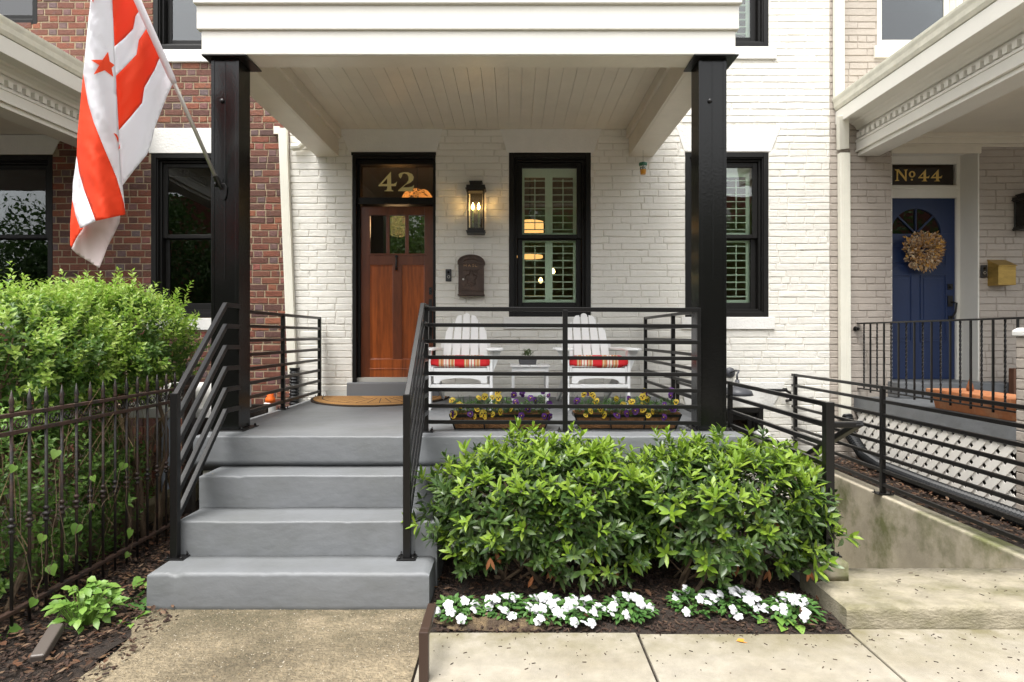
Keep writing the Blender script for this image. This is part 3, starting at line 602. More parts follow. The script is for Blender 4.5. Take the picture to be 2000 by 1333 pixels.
# cornices of the two neighbouring porches: one profile run along the porch side
def cornice(par, sgn, ox, ang):
    z = lambda h: 1.5+h
    pv = Vector((ox, YW, 0)); rm = Matrix.Rotation(ang, 4, 'Z')
    def run(prof, ya, yb, name, mt, bev=.003):
        mb = MB(); mb.prism([((x-3.58)*sgn, zz) for x, zz in prof], 'Y', ya-YW, yb-YW)
        mb.v = [tuple(pv+rm @ Vector(v)) for v in mb.v]; return mb.build(name, mt, par, bevel=bev)
    Y0, Y1 = YW-.012, 4.15
    run([(3.60, z(2.495)), (3.583, z(2.53)), (3.578, z(2.575)), (3.567, z(2.61)), (3.565, z(2.634)), (3.60, z(2.634)), (3.75, z(2.66)), (3.75, z(2.49)), (3.64, z(2.49))], Y0, Y1, 'gutter', M['gut'])
    run([(3.602, z(2.345)), (3.602, z(2.485)), (3.63, z(2.485)), (3.63, z(2.375)), (3.80, z(2.375)), (3.80, z(2.485)), (3.86, z(2.485)), (3.86, z(2.36)), (3.63, z(2.36)), (3.63, z(2.345))], Y0, Y1, 'cornice', M['trim'])
    run([(3.76, z(2.36)), (3.775, z(2.345)), (3.80, z(2.335)), (3.825, z(2.31)), (3.835, z(2.285)), (3.86, z(2.285)), (3.86, z(2.36))], Y0, Y1, 'crown_moulding', M['trim'])
    run([(3.862, z(2.16)), (3.862, z(2.40)), (4.09, z(2.40)), (4.09, z(2.16))], Y0, Y1, 'frieze', M['trim'])
    run([(3.825, z(2.145)), (3.825, z(2.165)), (3.84, z(2.18)), (3.86, z(2.18)), (3.86, z(2.145))], Y0, Y1, 'moulding', M['trim'])
    run([(3.835, z(2.06)), (3.835, z(2.145)), (4.09, z(2.145)), (4.09, z(2.06))], Y0, Y1, 'frieze', M['trim'])
    run([(3.822, z(2.038)), (3.822, z(2.06)), (4.09, z(2.06)), (4.09, z(2.038))], Y0, Y1, 'moulding', M['trim'])
    run([(3.852, z(1.994)), (3.852, z(2.038)), (4.09, z(2.038)), (4.09, z(1.994))], Y0, Y1, 'beam_edge', M['trim'])
    run([(4.09, z(2.235)), (4.09, z(2.26)), (8.4, z(2.26)), (8.4, z(2.235))], Y0, Y1, 'porch_ceiling', M['trimd'])
    run([(3.7, z(2.66)), (3.7, z(2.69)), (8.4, z(3.0)), (8.4, z(2.97))], Y0, Y1, 'porch_roof', M['gut'])
    yy = Y0-.03
    while yy > Y1:
        d = MB(); q = MB(); q.box(min((3.822-3.58)*sgn, (3.862-3.58)*sgn), max((3.822-3.58)*sgn, (3.862-3.58)*sgn), yy-.048-YW, yy-YW, z(2.185), z(2.243)); d.add([tuple(pv+rm @ Vector(v)) for v in q.v], q.f); yy -= .092; d.build('dentil', M['trim'], par)
cornice(Ht, 1, 3.58, 0); cornice(Hr, -1, -4.10, R(-3.4))
m = MB(); m.box(4.10, 8.4, YW-.05, YW, PZ(283, YW), 1.5+2.235); m.box(4.10, 8.4, YW-.09, YW, PZ(272, YW), 1.5+2.235); m.box(4.10, 8.4, YW-.025, YW, PZ(288, YW), PZ(283, YW)); m.box(4.22, 5.22, YW-.03, YW, PZ(301, YW), PZ(288, YW)); m.build('wall_moulding', M['trimd'], Ht, bevel=.006)
B(-8, -4.5, YW-.03, YW, PZ(256, YW), 1.5+2.235).build('wall_moulding', M['trimd'], Hr, bevel=.006)
# ------------------------------------------------------------ lattices
def lattice(x, ya, yb, za, zb, mt, name, label, sp_=.14, wd=.062, group=None):
    lm = MB()
    for s, xo in ((1, 0), (-1, -.009)):
        c = ya-(zb-za)-.1
        while c < yb+(zb-za)+.1:
            # line y = c + s*(z-za)
            p = []
            for zz in (za, zb):
                p.append((c+s*(zz-za), zz))
            (y0, z0), (y1, z1) = p
            def clip(y0, z0, y1, z1):
                if y0 < ya:
                    if y1 <= ya: return None
                    z0 = z0+(ya-y0)/(y1-y0)*(z1-z0); y0 = ya
                if y0 > yb:
                    if y1 >= yb: return None
                    z0 = z0+(yb-y0)/(y1-y0)*(z1-z0); y0 = yb
                if y1 > yb: z1 = z0+(yb-y0)/(y1-y0)*(z1-z0); y1 = yb
                if y1 < ya: z1 = z0+(ya-y0)/(y1-y0)*(z1-z0); y1 = ya
                return y0, z0, y1, z1
            q = clip(y0, z0, y1, z1)
            if q and abs(q[3]-q[1]) > .03: lm.bar((x+xo, q[0], q[1]), (x+xo, q[2], q[3]), .007, wd, up=(0, -s, 1))
            c += sp_
    return tag(lm.build(name, mt), label, 'lattice', group)
lattice(3.83, 4.66, YW-.05, .16, .652, M['latw'], 'lattice_panel', 'white diagonal lattice panel under the grey porch floor of number 44')
B(3.88, 3.9, 4.66, YW-.02, .1, .655).build('porch_foundation', M['soil'], Ht)
# horizontal/vertical brown lattice far left
lm = MB(); yy = 5.3
while yy < YW-.05: lm.box(-4.21, -4.203, yy, yy+.035, .12, .78); yy += .085
zz = .12
while zz < .78: lm.box(-4.200, -4.193, 5.3, YW-.05, zz, zz+.035); zz += .085
tag(lm.build('lattice_panel', M['latb']), 'weathered brown wooden lattice low behind the iron fence', 'lattice')
# ------------------------------------------------------------ areaway: retaining walls, landing, stairs
m = MB(); m.prism([(3.13, .03), (3.2, .10), (3.45, .155), (6.85, .165), (6.85, -1.0), (3.13, -1.0)], 'X', 3.085, 3.225)
tag(m.build('retaining_wall', M['concm'], bevel=.012), 'moss-streaked concrete retaining wall carrying the long black railing on the right', 'wall')
m = B(1.76, 1.9, 3.63, YW-.02, -1.0, .12); tag(m.build('retaining_wall', M['stone'], bevel=.01), 'white painted areaway wall hidden behind the laurel shrub beside the porch', 'wall')
stepbox('landing', 1.70, 5.2, 3.12, 3.63, -.03, .122, [M['conc'], M['concs']], 21, r=.025, par=None)['kind'] = 'structure'
lo = bpy.data.objects['landing']
for p in lo.data.polygons:
    if p.normal.z < .5: p.material_index = 1
st = MB()
for i in range(5): st.box(1.9, 3.085, 3.63+i*.28, (3.63+(i+1)*.28) if i < 4 else YW, -1.2, -.06-.19*i)
st.build('areaway_steps', M['concm'], kind='structure')
tag(stepbox('post_footing', 1.69, 1.885, 3.44, 3.66, .122, .235, M['concm'], 23, r=.02, par=None), 'mossy concrete footing block under the end railing post', 'block')
# ------------------------------------------------------------ railings
def bolts(mb, x, y, z, sx=.03, sy=.03):
    for a in (-1, 1):
        for b in (-1, 1): mb.lathe([(.007, 0), (.007, .009), (.0035, .010), (.0035, .022)], (x+a*sx, y+b*sy, z), 6)
def plate(par, x, y, z, hx=.055, hy=.045):
    m = B(x-hx, x+hx, y-hy, y+hy, z, z+.008); bolts(m, x, y, z+.008, hx*.72, hy*.7); m.build('base_plate', M['rail'], par, bevel=.0015)
def post(par, x, y, z0, z1, w=.036): B(x-w/2, x+w/2, y-w/2, y+w/2, z0, z1).build('post', M['rail'], par, bevel=.003)
def rail(par, pts, w=.026, h=.027):
    m = MB()
    for a, b in zip(pts, pts[1:]):
        d = (Vector(b)-Vector(a)).normalized()*(h*.2 if len(pts) > 2 else 0); m.bar(Vector(a)-d, Vector(b)+d, w, h)
    m.build('rail', M['rail'], par, bevel=.0025)
ZF = RH*4
fr = thing('railing', 'wide black horizontal-bar porch railing in front of the white chairs', 'railing', (.3, 4.36, ZF))
yr = F/274.5; xa, xb = -.612, 1.341
for i in range(8): rail(fr, [(xa, yr, 1.5+.187-i*.1148), (xb, yr, 1.5+.178-i*.1148)], .026, .031 if i == 0 else .027)
post(fr, xa, yr, ZF, 1.5+.2); post(fr, .378, yr, ZF, 1.5+.18, .035); plate(fr, xa, yr, ZF); plate(fr, .378, yr, ZF)
post(fr, xb-.013, yr, ZF+.04, 1.5+.19, .025)
def stair_rail(x, label, nr, ztop0, dzr, zb, xe):
    t = thing('stair_railing', label, 'railing', (x, 3.6, RH)); y0 = F/336.0; y1 = F/286.0
    post(t, x, y0, RH, 1.5-zb+.005, .042); plate(t, x+(.012 if x < -1 else 0), y0, RH)
    for i in range(nr):
        zt = 1.5+ztop0-i*dzr; zl = 1.5-zb-i*dzr-.012
        rail(t, [(x, y0, zl), (x, y1, zt), (x+xe, F/273.2, zt-.003)], .030, .030)
    return t
stair_rail(-1.957, 'black stair railing left of the grey steps, fixed to the porch post', 6, .208, .145, .342, 0)
stair_rail(-.61, 'black stair railing right of the grey steps, joined to the porch railing', 7, .205, .125, .348, 0)
def side_rail(x, label, ys, n=8, top=.187, pe=None):
    t = thing('railing', label, 'railing', (x, ys[1], ZF))
    for i in range(n): rail(t, [(x, ys[0], 1.5+top-i*.1148), (x, ys[-1], 1.5+top-i*.1148)])
    for y in ys[1:]: post(t, x, y, ZF, 1.5+top+.012, .034); plate(t, x, y, ZF, .045, .045)
    return t
side_rail(-2.12, 'short black side railing on the porch edge next to the red brick wall', (F/262, F/211, YW-.09))
side_rail(1.47, 'short black side railing at the right porch edge beside the far chair', (F/262, F/214, YW-.09))
ra = thing('railing', 'long black bar railing on the mossy retaining wall, rightmost', 'railing', (3.12, 5.2, .165))
for i in range(8): rail(ra, [(3.12, 2.9, 1.5-.44-i*.1165), (3.12, YW-.02, 1.5-.44-i*.1165)])
for y in (F/232, YW-.09): post(ra, 3.12, y, .165, 1.5-.425, .036); plate(ra, 3.12, y, .165, .065, .05)
rb = thing('railing', 'black areaway railing with a thick end post and small handrail behind the laurel', 'railing', (1.82, 3.56, .235))
for i in range(8): rail(rb, [(1.82, F/337, 1.5-.40-i*.1165), (1.82, YW-.02, 1.5-.40-i*.1165)])
post(rb, 1.822, F/339, .235, 1.5-.385, .05); plate(rb, 1.822, F/339, .235, .055, .05); post(rb, 1.82, F/234, .12, 1.5-.385, .036); post(rb, 1.82, YW-.1, .12, 1.5-.385, .036)
hy = F/339
m = MB(); m.bar((1.84, hy, 1.5-.515), (2.0, hy, 1.5-.515), .045, .034); m.bar((1.992, hy-.02, 1.5-.505), (1.99, hy+1.5, 1.5-1.25), .045, .034); m.bar((1.82, hy+.26, .7), (1.985, hy+.26, .845), .02, .02)
m.build('handrail', M['rail'], rb, bevel=.006)
# wrought iron railing of number 44
rw = thing('railing', 'wrought iron railing with alternating twisted balusters in front of the navy door', 'railing', (3.86, 5.8, ZF))
m = MB(); m.bar((3.86, YW-.01, 1.5+.130), (3.86, 4.55, 1.5+.130), .038, .016); m.build('top_rail', M['rail'], rw, bevel=.003)
m = MB(); m.bar((3.86, YW-.01, 1.5-.59), (3.86, 4.55, 1.5-.59), .03, .012); m.build('bottom_rail', M['rail'], rw, bevel=.002)
yy = YW-.12; k = 0
while yy > 4.66:
    m = MB()
    if k % 2 == 0:
        n = 44; vs = []
        for i in range(n+1):
            z = 1.5-.59+(.72)*i/n; a = i/n*math.pi*9
            for q in range(4): t = a+q*math.pi/2; vs.append((3.86+.0092*math.cos(t), yy+.0092*math.sin(t), z))
        m.add(vs, [(i*4+q, i*4+(q+1) % 4, i*4+4+(q+1) % 4, i*4+4+q) for i in range(n) for q in range(4)])
    else: m.box(3.853, 3.867, yy-.007, yy+.007, 1.5-.62, 1.5+.125)
    m.build('baluster', M['rail'], rw); yy -= .1205; k += 1
m = MB(); m.lathe([(.02, 0), (.03, -.01), (.015, -.04), (.02, -.06), (.004, -.09)], (3.83, YW-.0, 1.5+.07), 8, 'Y'); m.build('wall_bracket', M['rail'], rw)
# ------------------------------------------------------------ old iron fence on the left
ff = thing('iron_fence', 'rusty wrought iron picket fence with collars and scrolls on the left', 'fence', (-2.5, 3.8, 0))
XF = -2.5
for h, nm in ((-.40, 'top_rail'), (-.49, 'top_rail'), (-1.385, 'bottom_rail')):
    m = MB(); m.bar((XF, 2.6, 1.5+h), (XF, 4.75, 1.5+h), .030 if h < -1 else .026, .020); m.build(nm, M['irond'], ff, bevel=.003)
k = 0; yy = 2.84; pk = []
while yy < 4.70:
    m = MB(); h = -.955 if k % 1 == 0 else -.9
    m.tube([(XF, yy, .0), (XF, yy, 1.5-.36)], .0078, 8)
    for dzz, r in ((-.03, .014), (0, .019), (.03, .014)): m.lathe([(.008, -.012), (r, -.005), (r, .005), (.008, .012)], (XF, yy, 1.5+h+dzz), 10)
    m.lathe([(.008, -.395), (.012, -.375), (.008, -.355), (.012, -.335), (.010, -.32), (.0015, -.275)], (XF, yy, 1.5), 8)
    m.build('picket', M['iron'], ff, smooth=True); pk.append(yy); yy += .1145; k += 1
for i, y in enumerate(pk[:-1]):
    for s in (1, -1):
        c = y+.1145/2; pts = []
        for a in range(13):
            t = a/12*math.pi*1.55; r = .030-.014*a/12
            pts.append((XF, c+s*(.026-.012)+s*(-r*math.cos(t))*1.0+0*c, 1.5-.445+(-1)*(r*math.sin(t))*(1)))
        m = MB(); m.tube(pts, .004, 5); m.build('scroll', M['iron'], ff, smooth=True)
m = MB(); m.box(XF-.03, XF+.03, 4.74, 4.80, 0, 1.17); m.box(XF-.042, XF+.042, 4.728, 4.812, 1.17, 1.19); m.lathe([(.005, 0), (.02, .015), (.014, .035), (.03, .055), (.032, .075), (.022, .1), (.004, .108)], (XF, 4.77, 1.19), 12); m.build('corner_post', M['iron'], ff, bevel=.003)
# ------------------------------------------------------------ flag
fp = thing('flag', 'white flag with red stripes and stars hanging from an angled pole on the porch post', 'flag', (-2.07, 4.4, 2.56))
yb0 = F/272.6-.006
bx, bz = PX(436, yb0), PZ(372, yb0)
pb = Vector((bx-.02, yb0-.05, bz+.06)); pt = P(268, 0, 3.68); dirp = (pt-pb).normalized()
m = MB(); m.tube([pb-dirp*.03, pb+dirp*.85], .0125, 12); m.tube([pb+dirp*.85, pb+dirp*1.9], .0125, 12); m.build('flagpole', M['alu'], fp, smooth=True)
m = MB(); m.tube([pb+dirp*.66, pb+dirp*.70, pb+dirp*1.8], [.016, .021, .021], 12); m.build('pole_sleeve', M['plast'], fp, smooth=True)
m = MB(); m.prism([(bx-.022, bz+.045), (bx+.012, bz+.05), (bx+.03, bz+.02), (bx+.024, bz-.045), (bx+.01, bz-.075), (bx-.01, bz-.06), (bx-.026, bz-.01)], 'Y', yb0-.008, yb0); m.tube([pb-dirp*.045, pb+dirp*.035], .019, 12); m.tube([(bx-.012, yb0, bz+.01), pb], .014, 8)
m.lathe([(.02, -.006), (.02, .006)], (bx-.03, yb0-.045, bz+.03), 12, 'X'); m.build('pole_bracket', M['rail'], fp, bevel=.002)
FOLD = [(219, -40), (220, 0), (222, 60), (226, 140), (229, 200), (232, 255), (236, 330), (241, 375), (244.5, 413)]
def foldx(y):
    for (a, b), (c, d2) in zip(FOLD, FOLD[1:]):
        if y <= d2: return a+(c-a)*(y-b)/(d2-b)
    return 244.5
def depA(x, y):      # cloth between the fold and the pole
    f = foldx(y); t = (x-f)/110; return 3.60+.50*t+.035*math.sin((x+y*.25)/13)*(1-math.exp(-abs(x-f)/20))+max(0, (y-160))*.0004+.010*noise.noise((x*.05+y*.03, y*.02, 1))+.004*noise.noise((x*.16, y*.10, 2))
def depB(x, y):
    f = foldx(y); t = max(0, min(1, (f-x)/85)); return 3.60-.16*math.sin(t*math.pi*.85)+.012*math.sin((x*1.3-y*.35)/11)+.012*noise.noise((x*.06-y*.03, y*.02, 5))+.004*noise.noise((x*.16, y*.10, 6))
def depC(x, y):
    t = (x-139)/100; return depB(max(x, 141), min(y, 440))+.10+.05*math.sin(t*3+y/40)
def resamp(poly, st=6):
    o = []
    for i in range(len(poly)):
        a = Vector(poly[i]); b = Vector(poly[(i+1) % len(poly)]); n = max(1, int((b-a).length/st))
        for k in range(n): o.append(a.lerp(b, k/n))
    return o
def cloth(mb, poly, dep, mi, off=0):
    pts = resamp(poly); n = len(pts); xs = [p.x for p in pts]; ys = [p.y for p in pts]; g = []
    def ins(p):
        c = False
        for i in range(n):
            a, b = pts[i], pts[i-1]
            if (a.y > p.y) != (b.y > p.y) and p.x < (b.x-a.x)*(p.y-a.y)/(b.y-a.y)+a.x: c = not c
        return c
    y = min(ys)+3
    while y < max(ys):
        x = min(xs)+3
        while x < max(xs):
            p = Vector((x, y))
            if ins(p) and min((p-q).length for q in pts) > 3: g.append(p)
            x += 6
        y += 6
    vs, es, fs, _, _, _ = delaunay_2d_cdt(pts+g, [(i, (i+1) % n) for i in range(n)], [], 2, 1e-5)
    tris = [f for f in fs if ins(sum((vs[i] for i in f), Vector((0, 0)))/len(f))]
    mb.add([P(v.x, v.y, dep(v.x, v.y)+off) for v in vs], [tuple(reversed(f)) for f in tris], mi)
T = -60
cl = MB()
pole = [(250, T), (271, 0), (280.7, 12.6), (291.7, 47), (315, 105.5), (340.5, 157.5)]
cloth(cl, [(219, T), (250, T), (271, 0), (278, 13), (265, 31.5), (260, 57), (243, 75), (224, 91), (222, 60), (220, 0)], depA, 0)
cloth(cl, [(224, 91), (243, 75), (260, 57), (265, 31.5), (278, 13), (280.7, 12.6), (291.7, 47), (271, 79), (266.5, 107), (247, 128), (227, 148)], depA, 1)
cloth(cl, [(227, 148), (247, 128), (266.5, 107), (271, 79), (291.7, 47), (315, 105.5), (302.7, 135.5), (282, 171.7), (277.5, 201.6), (255, 229), (232, 255), (229, 200)], depA, 0)
cloth(cl, [(232, 255), (255, 229), (277.5, 201.6), (282, 171.7), (302.7, 135.5), (315, 105.5), (340.5, 157.5), (326, 189), (302.7, 249), (295, 283.6), (287, 302.5), (262, 333), (240, 362), (236, 330)], depA, 1)
cloth(cl, [(186, T), (219, T), (220, 0), (222, 60), (226, 140), (229, 200), (232, 255), (236, 330), (241, 375), (244.5, 413), (242, 396.6), (228, 348), (203.5, 290), (183, 239), (172, 201.6), (162.5, 145), (167, 94.5), (176.7, 0)], depB, 1)
cloth(cl, [(162.5, 145), (172, 201.6), (183, 239), (203.5, 290), (228, 348), (242, 396.6), (244.5, 413), (244.5, 419.4), (215, 426), (186.7, 432), (165, 373.8), (155, 339.6), (149.6, 305.4), (151, 265.5), (158, 189)], depB, 0)
cloth(cl, [(149.6, 305.4), (155, 339.6), (165, 373.8), (186.7, 432), (170, 440), (156.7, 446.5), (148, 422), (141, 391), (142.5, 356.7)], depB, 1)
cloth(cl, [(141, 391), (148, 422), (156.7, 446.5), (163, 445), (150, 463), (139.6, 484), (137, 479), (137, 436)], depB, 0)
cloth(cl, [(139.6, 486), (150, 463), (162, 444), (187, 428), (235, 418), (234, 434), (222, 460), (209, 484), (203, 501), (193.5, 524), (175, 512), (150, 497)], depC, 2)
co = cl.build('flag_cloth', [M['fred'], M['fwhite'], M['fpink']], fp, smooth=True)
sm = co.modifiers.new('thickness', 'SOLIDIFY'); sm.thickness = .0015
sg = MB()
star = [(289, 322), (300, 383), (330, 405), (311, 423), (322, 478), (268, 437), (200, 463), (235, 405), (180, 372), (255, 372)]
cloth(sg, [(120+u/3.174, v/3.174) for u, v in star], depB, 0, -.006)
s2 = MB(); cloth(s2, [(222, 260), (228, 263), (231.5, 270), (231, 280), (228, 270)], depB, 0, -.006); cloth(s2, [(233.5, 281), (234.5, 290), (231.5, 292)], depB, 0, -.006)
s3 = MB(); cloth(s3, [(176.5, -30), (190, -38), (188, -20), (196, -6), (184, -8), (182, 6), (177.5, -6)], depB, 0, -.006)
for q in (sg, s2, s3): q.build('star', M['fred'], co)
# ------------------------------------------------------------ things on the facade
def lantern(name, xc, z0, z1, hw, dep, label, lit=True, ang=0):
    t = thing(name, label, 'lantern', (xc, YW, z0)); ya = YW-dep; m = MB(); h = z1-z0
    def bx(a, w, zb, zt): m.box(xc-w, xc+w, ya-(w-hw), YW-.012, zb, zt)
    bx(0, hw, z0, z0+h*.035); bx(0, hw+.008, z0+h*.035, z0+h*.05); bx(0, hw-.006, z0+h*.05, z0+h*.1)
    zg0, zg1 = z0+h*.1, z0+h*.80
    for sx in (-1, 1):
        for y in (ya+.006, YW-.03): m.box(xc+sx*(hw-.012)-.006, xc+sx*(hw-.012)+.006, y-.006, y+.006, zg0, zg1)
    bx(0, hw-.002, zg1, zg1+h*.03); bx(0, hw+.012, zg1+h*.03, zg1+h*.06); bx(0, hw+.004, zg1+h*.06, zg1+h*.115)
    m.box(xc-hw*.66, xc+hw*.66, ya+.03, YW-.03, zg1+h*.115, z1-.012); m.box(xc-hw*.74, xc+hw*.74, ya+.02, YW-.02, z1-.012, z1)
    m.box(xc-hw*.7, xc+hw*.7, YW-.012, YW, z0+.03, z1-.04); o = m.build('lantern_body', M['lant'], t, bevel=.002)
    g = MB(); g.box(xc-hw+.012, xc+hw-.012, ya+.004, ya+.006, zg0, zg1); g.box(xc-hw+.010, xc-hw+.012, ya+.006, YW-.03, zg0, zg1); g.box(xc+hw-.012, xc+hw-.010, ya+.006, YW-.03, zg0, zg1); g.build('glass', M['lglass'], t)
    if lit:
        for sx in (-.035, .030):
            c = MB(); c.tube([(xc+sx, (ya+YW)/2, zg0), (xc+sx, (ya+YW)/2, zg0+(zg1-zg0)*.52)], .010, 10); c.build('candle', M['candle'], t)
            c = MB(); zf = zg0+(zg1-zg0)*.52; c.lathe([(.004, 0), (.013, .02), (.014, .035), (.006, .062), (.001, .08)], (xc+sx, (ya+YW)/2, zf), 10); c.build('flame', M['flame'], t, smooth=True)
            ld = bpy.data.lights.new('lantern_light', 'POINT'); ld.energy = .45; ld.color = (1, .55, .2); ld.shadow_soft_size = .02; lo_ = bpy.data.objects.new('lantern_light', ld); C.objects.link(lo_); lo_.parent = t; lo_.location = Vector((xc+sx, (ya+YW)/2-.022, zf+.06))-t.location
    return t
yl = YW-.10
lantern('wall_lantern', PX(929.5, yl), PZ(457, yl), PZ(355, yl), .098, .16, 'black wall lantern with two lit candle bulbs beside door 42')
lantern('wall_lantern', 5.66, PZ(449, YW-.1), PZ(378, YW-.1), .085, .22, 'unlit black wall lantern at the right picture edge beside door 44', lit=False)
# mailbox with arched hood
mb_t = thing('mailbox', 'dark brown cast mailbox with arched top reading MAIL', 'mailbox', (PX(920, YW), YW, PZ(578, YW)))
ym = YW-.11; xc = PX(920, ym); z0, z1 = PZ(578, ym), PZ(499.6, ym); hw = .139
m = MB(); arch = [(xc-hw, z0), (xc+hw, z0), (xc+hw, z1-.085)]+[(xc+hw*math.cos(t), z1-.085+.085*math.sin(t)) for t in [math.pi*i/14 for i in range(1, 14)]]+[(xc-hw, z1-.085)]
m.prism(arch, 'Y', ym, YW); m.box(xc-hw-.010, xc+hw+.010, ym-.012, YW, z1-.093, z1-.077); m.box(xc-hw-.008, xc+hw+.008, ym-.01, YW, z0, z0+.018); m.box(xc-hw-.003, xc+hw+.003, ym-.006, ym, z0+.05, z0+.058)
hd = [(xc+(hw+.012)*math.cos(t), z1-.078+.09*math.sin(t)) for t in [math.pi*i/14 for i in range(15)]]; hi = [(xc+(hw-.006)*math.cos(t), z1-.078+.074*math.sin(t)) for t in [math.pi*i/14 for i in reversed(range(15))]]
m.prism(hd+hi, 'Y', ym-.014, YW); mo = m.build('mailbox_body', M['mail'], mb_t, bevel=.003)
m = MB(); ring(m, xc-.108, xc+.108, z0+.065, z1-.155, .008, ym-.005, ym); m.box(xc-.098, xc+.098, ym-.003, ym, z0+.075, z1-.165)
cz_ = (z0+z1)/2-.03
for i in range(26):
    t = 2*math.pi*i/26; rr_ = .058+.012*math.sin(5*t); m.lathe([(.001, -.008), (.008, -.004), (.009, 0)], (xc+rr_*math.cos(t)*.95, ym-.003, cz_+rr_*math.sin(t)), 6, 'Y')
for i in range(40): m.lathe([(.001, -.006), (.006, -.003), (.007, 0)], (xc+rnd.uniform(-.08, .08), ym-.003, cz_+rnd.choice((-1, 1))*rnd.uniform(.055, .095)), 5, 'Y')
m.prism([(xc-.025, cz_+.03), (xc-.028, cz_-.01), (xc, cz_-.04), (xc+.028, cz_-.01), (xc+.025, cz_+.03)], 'Y', ym-.009, ym-.003)
m.build('mailbox_door', M['mail'], mo, bevel=.001)
m = MB()
for i in range(18):
    t = math.pi*(.12+.76*i/17); m.lathe([(.001, -.008), (.008, -.003), (.008, 0)], (xc+.085*math.cos(t), ym, z1-.075+.04*math.sin(t)), 6, 'Y')
m.build('ornament', M['mail'], mo)
m = MB(); zl0, zl1 = z1-.122, z1-.098
def stroke(a, b, w=.0042): m.bar((xc+a[0], ym-.002, a[1]), (xc+b[0], ym-.002, b[1]), .006, w, up=(0, 0, 1) if abs(a[0]-b[0]) > abs(a[1]-b[1]) else (1, 0, 0))
u = .022
for ox, segs in ((-.078, [((0, 0), (0, 1)), ((0, 1), (.5, .3)), ((.5, .3), (1, 1)), ((1, 1), (1, 0))]), (-.032, [((0, 0), (.5, 1)), ((.5, 1), (1, 0)), ((.2, .38), (.8, .38))]), (.012, [((.4, 0), (.4, 1)), ((.1, 0), (.7, 0)), ((.1, 1), (.7, 1))]), (.045, [((0, 0), (0, 1)), ((0, 0), (.9, 0))])):
    for a, b in segs: stroke((ox+a[0]*u*1.2, zl0+a[1]*(zl1-zl0)), (ox+b[0]*u*1.2, zl0+b[1]*(zl1-zl0)))
m.build('lettering', M['maill'], mo)
m = MB(); m.lathe([(.011, -.008), (.011, 0)], (xc-.085, ym-.001, cz_-.01), 12, 'Y'); m.build('lock', M['alu'], mo)
def doorbell(px, py, label):
    y = YW-.028; x = PX(px, y); z = PZ(py, y); t = thing('doorbell', label, 'doorbell', (x, YW, z))
    B(x-.032, x+.032, y, YW-.005, z-.068, z+.068).build('doorbell_body', mat('doorbell_plastic', (.025, .024, .026), .35), t, bevel=.005)
    m = MB(); m.lathe([(.016, -.003), (.016, 0)], (x+.003, y, z-.018), 16, 'Y'); m.build('button_ring', M['alu'], t); m = MB(); m.lathe([(.011, -.0045), (.011, -.002)], (x+.003, y, z-.018), 16, 'Y'); m.build('button', M['lant'], t)
    m = MB(); m.lathe([(.012, -.004), (.014, 0)], (x, y, z+.032), 12, 'Y'); m.build('camera_lens', M['black'], t)
doorbell(875.8, 538, 'small black video doorbell left of the brown mailbox'); doorbell(1923, 530, 'small black video doorbell left of the brass mailbox')
bm = thing('mailbox', 'brass wall mailbox with sloped lid right of the navy door', 'mailbox', (5.5, YW, 2.1)); y0_ = YW-.16
xa_, xb_ = PX(1950, y0_), PX(1984.5, y0_); za_, zb_ = PZ(557, y0_), PZ(519, y0_); zt_ = PZ(505, YW)
MB().prism([(y0_, za_), (YW-.006, za_), (YW-.006, zb_+.07), (y0_, zb_)], 'X', xa_, xb_).build('mailbox_body', M['brass'], bm, bevel=.003)
MB().prism([(y0_-.012, zb_-.006), (y0_-.012, zb_+.002), (YW-.005, zb_+.082), (YW-.005, zb_+.072)], 'X', xa_-.006, xb_+.006).build('mailbox_lid', M['brass'], bm, bevel=.002)
# hanging cup ornament
yc = YW-.25; wc = thing('hanging_cup', 'small green and amber cup-shaped ornament hanging under the right porch beam', 'ornament', (PX(1256, yc), yc, PZ(330, yc)))
cx_, cz0, cz1 = PX(1256, yc), PZ(341, yc), PZ(318, yc); hh = cz1-cz0
m = MB(); m.lathe([(.028, 0), (.034, hh*.38)], (cx_, yc, cz0), 14); m.build('amber_base', mat('amber_glaze', (.55, .24, .02), .3), wc)
m = MB(); m.lathe([(.034, hh*.38), (.038, hh*.7)], (cx_, yc, cz0), 14); m.build('patterned_band', mat('painted_glaze', (.5, .55, .5), .3, col2=(.03, .05, .05), c2scale=60, c2lo=.48, c2hi=.52), wc)
m = MB(); m.lathe([(.039, hh*.7), (.045, hh*.82), (.044, hh*.97), (.03, hh)], (cx_, yc, cz0), 14); m.build('green_rim', mat('green_glaze', (.02, .12, .07), .25), wc)
m = MB(); m.tube([(cx_, yc, cz1), (cx_, yc, SB)], .0015, 4); m.build('cord', M['lant'], wc)
# gooseneck lamp
gn = thing('gooseneck_lamp', 'charcoal gooseneck barn lamp on the white wall behind the right porch post', 'lamp', (2.42, YW, 1.05)); yg = YW-.02
m = MB(); bxx, bzz = PX(1425, YW), PZ(728, YW); m.lathe([(.06, 0), (.06, -.012), (.045, -.03), (.02, -.04)], (bxx, YW, bzz), 18, 'Y'); m.build('wall_plate', M['gnk'], gn, smooth=True)
yh = YW-.26; sx_, sz_ = PX(1440, yh), PZ(742, yh)
m = MB(); m.tube([(bxx, YW-.03, bzz), (bxx+.02, YW-.12, bzz+.03), (bxx+.03, YW-.20, bzz+.03), (sx_-.004, yh, bzz-.01), (sx_, yh, sz_)], .011, 10); m.build('arm', M['gnk'], gn, smooth=True)
m = MB(); m.lathe([(.022, 0), (.024, -.05), (.038, -.055), (.042, -.075), (.10, -.085), (.148, -.12), (.165, -.165), (.16, -.166), (.13, -.125), (.03, -.09)], (sx_, yh, sz_), 28); m.build('shade', M['gnk'], gn, smooth=True)
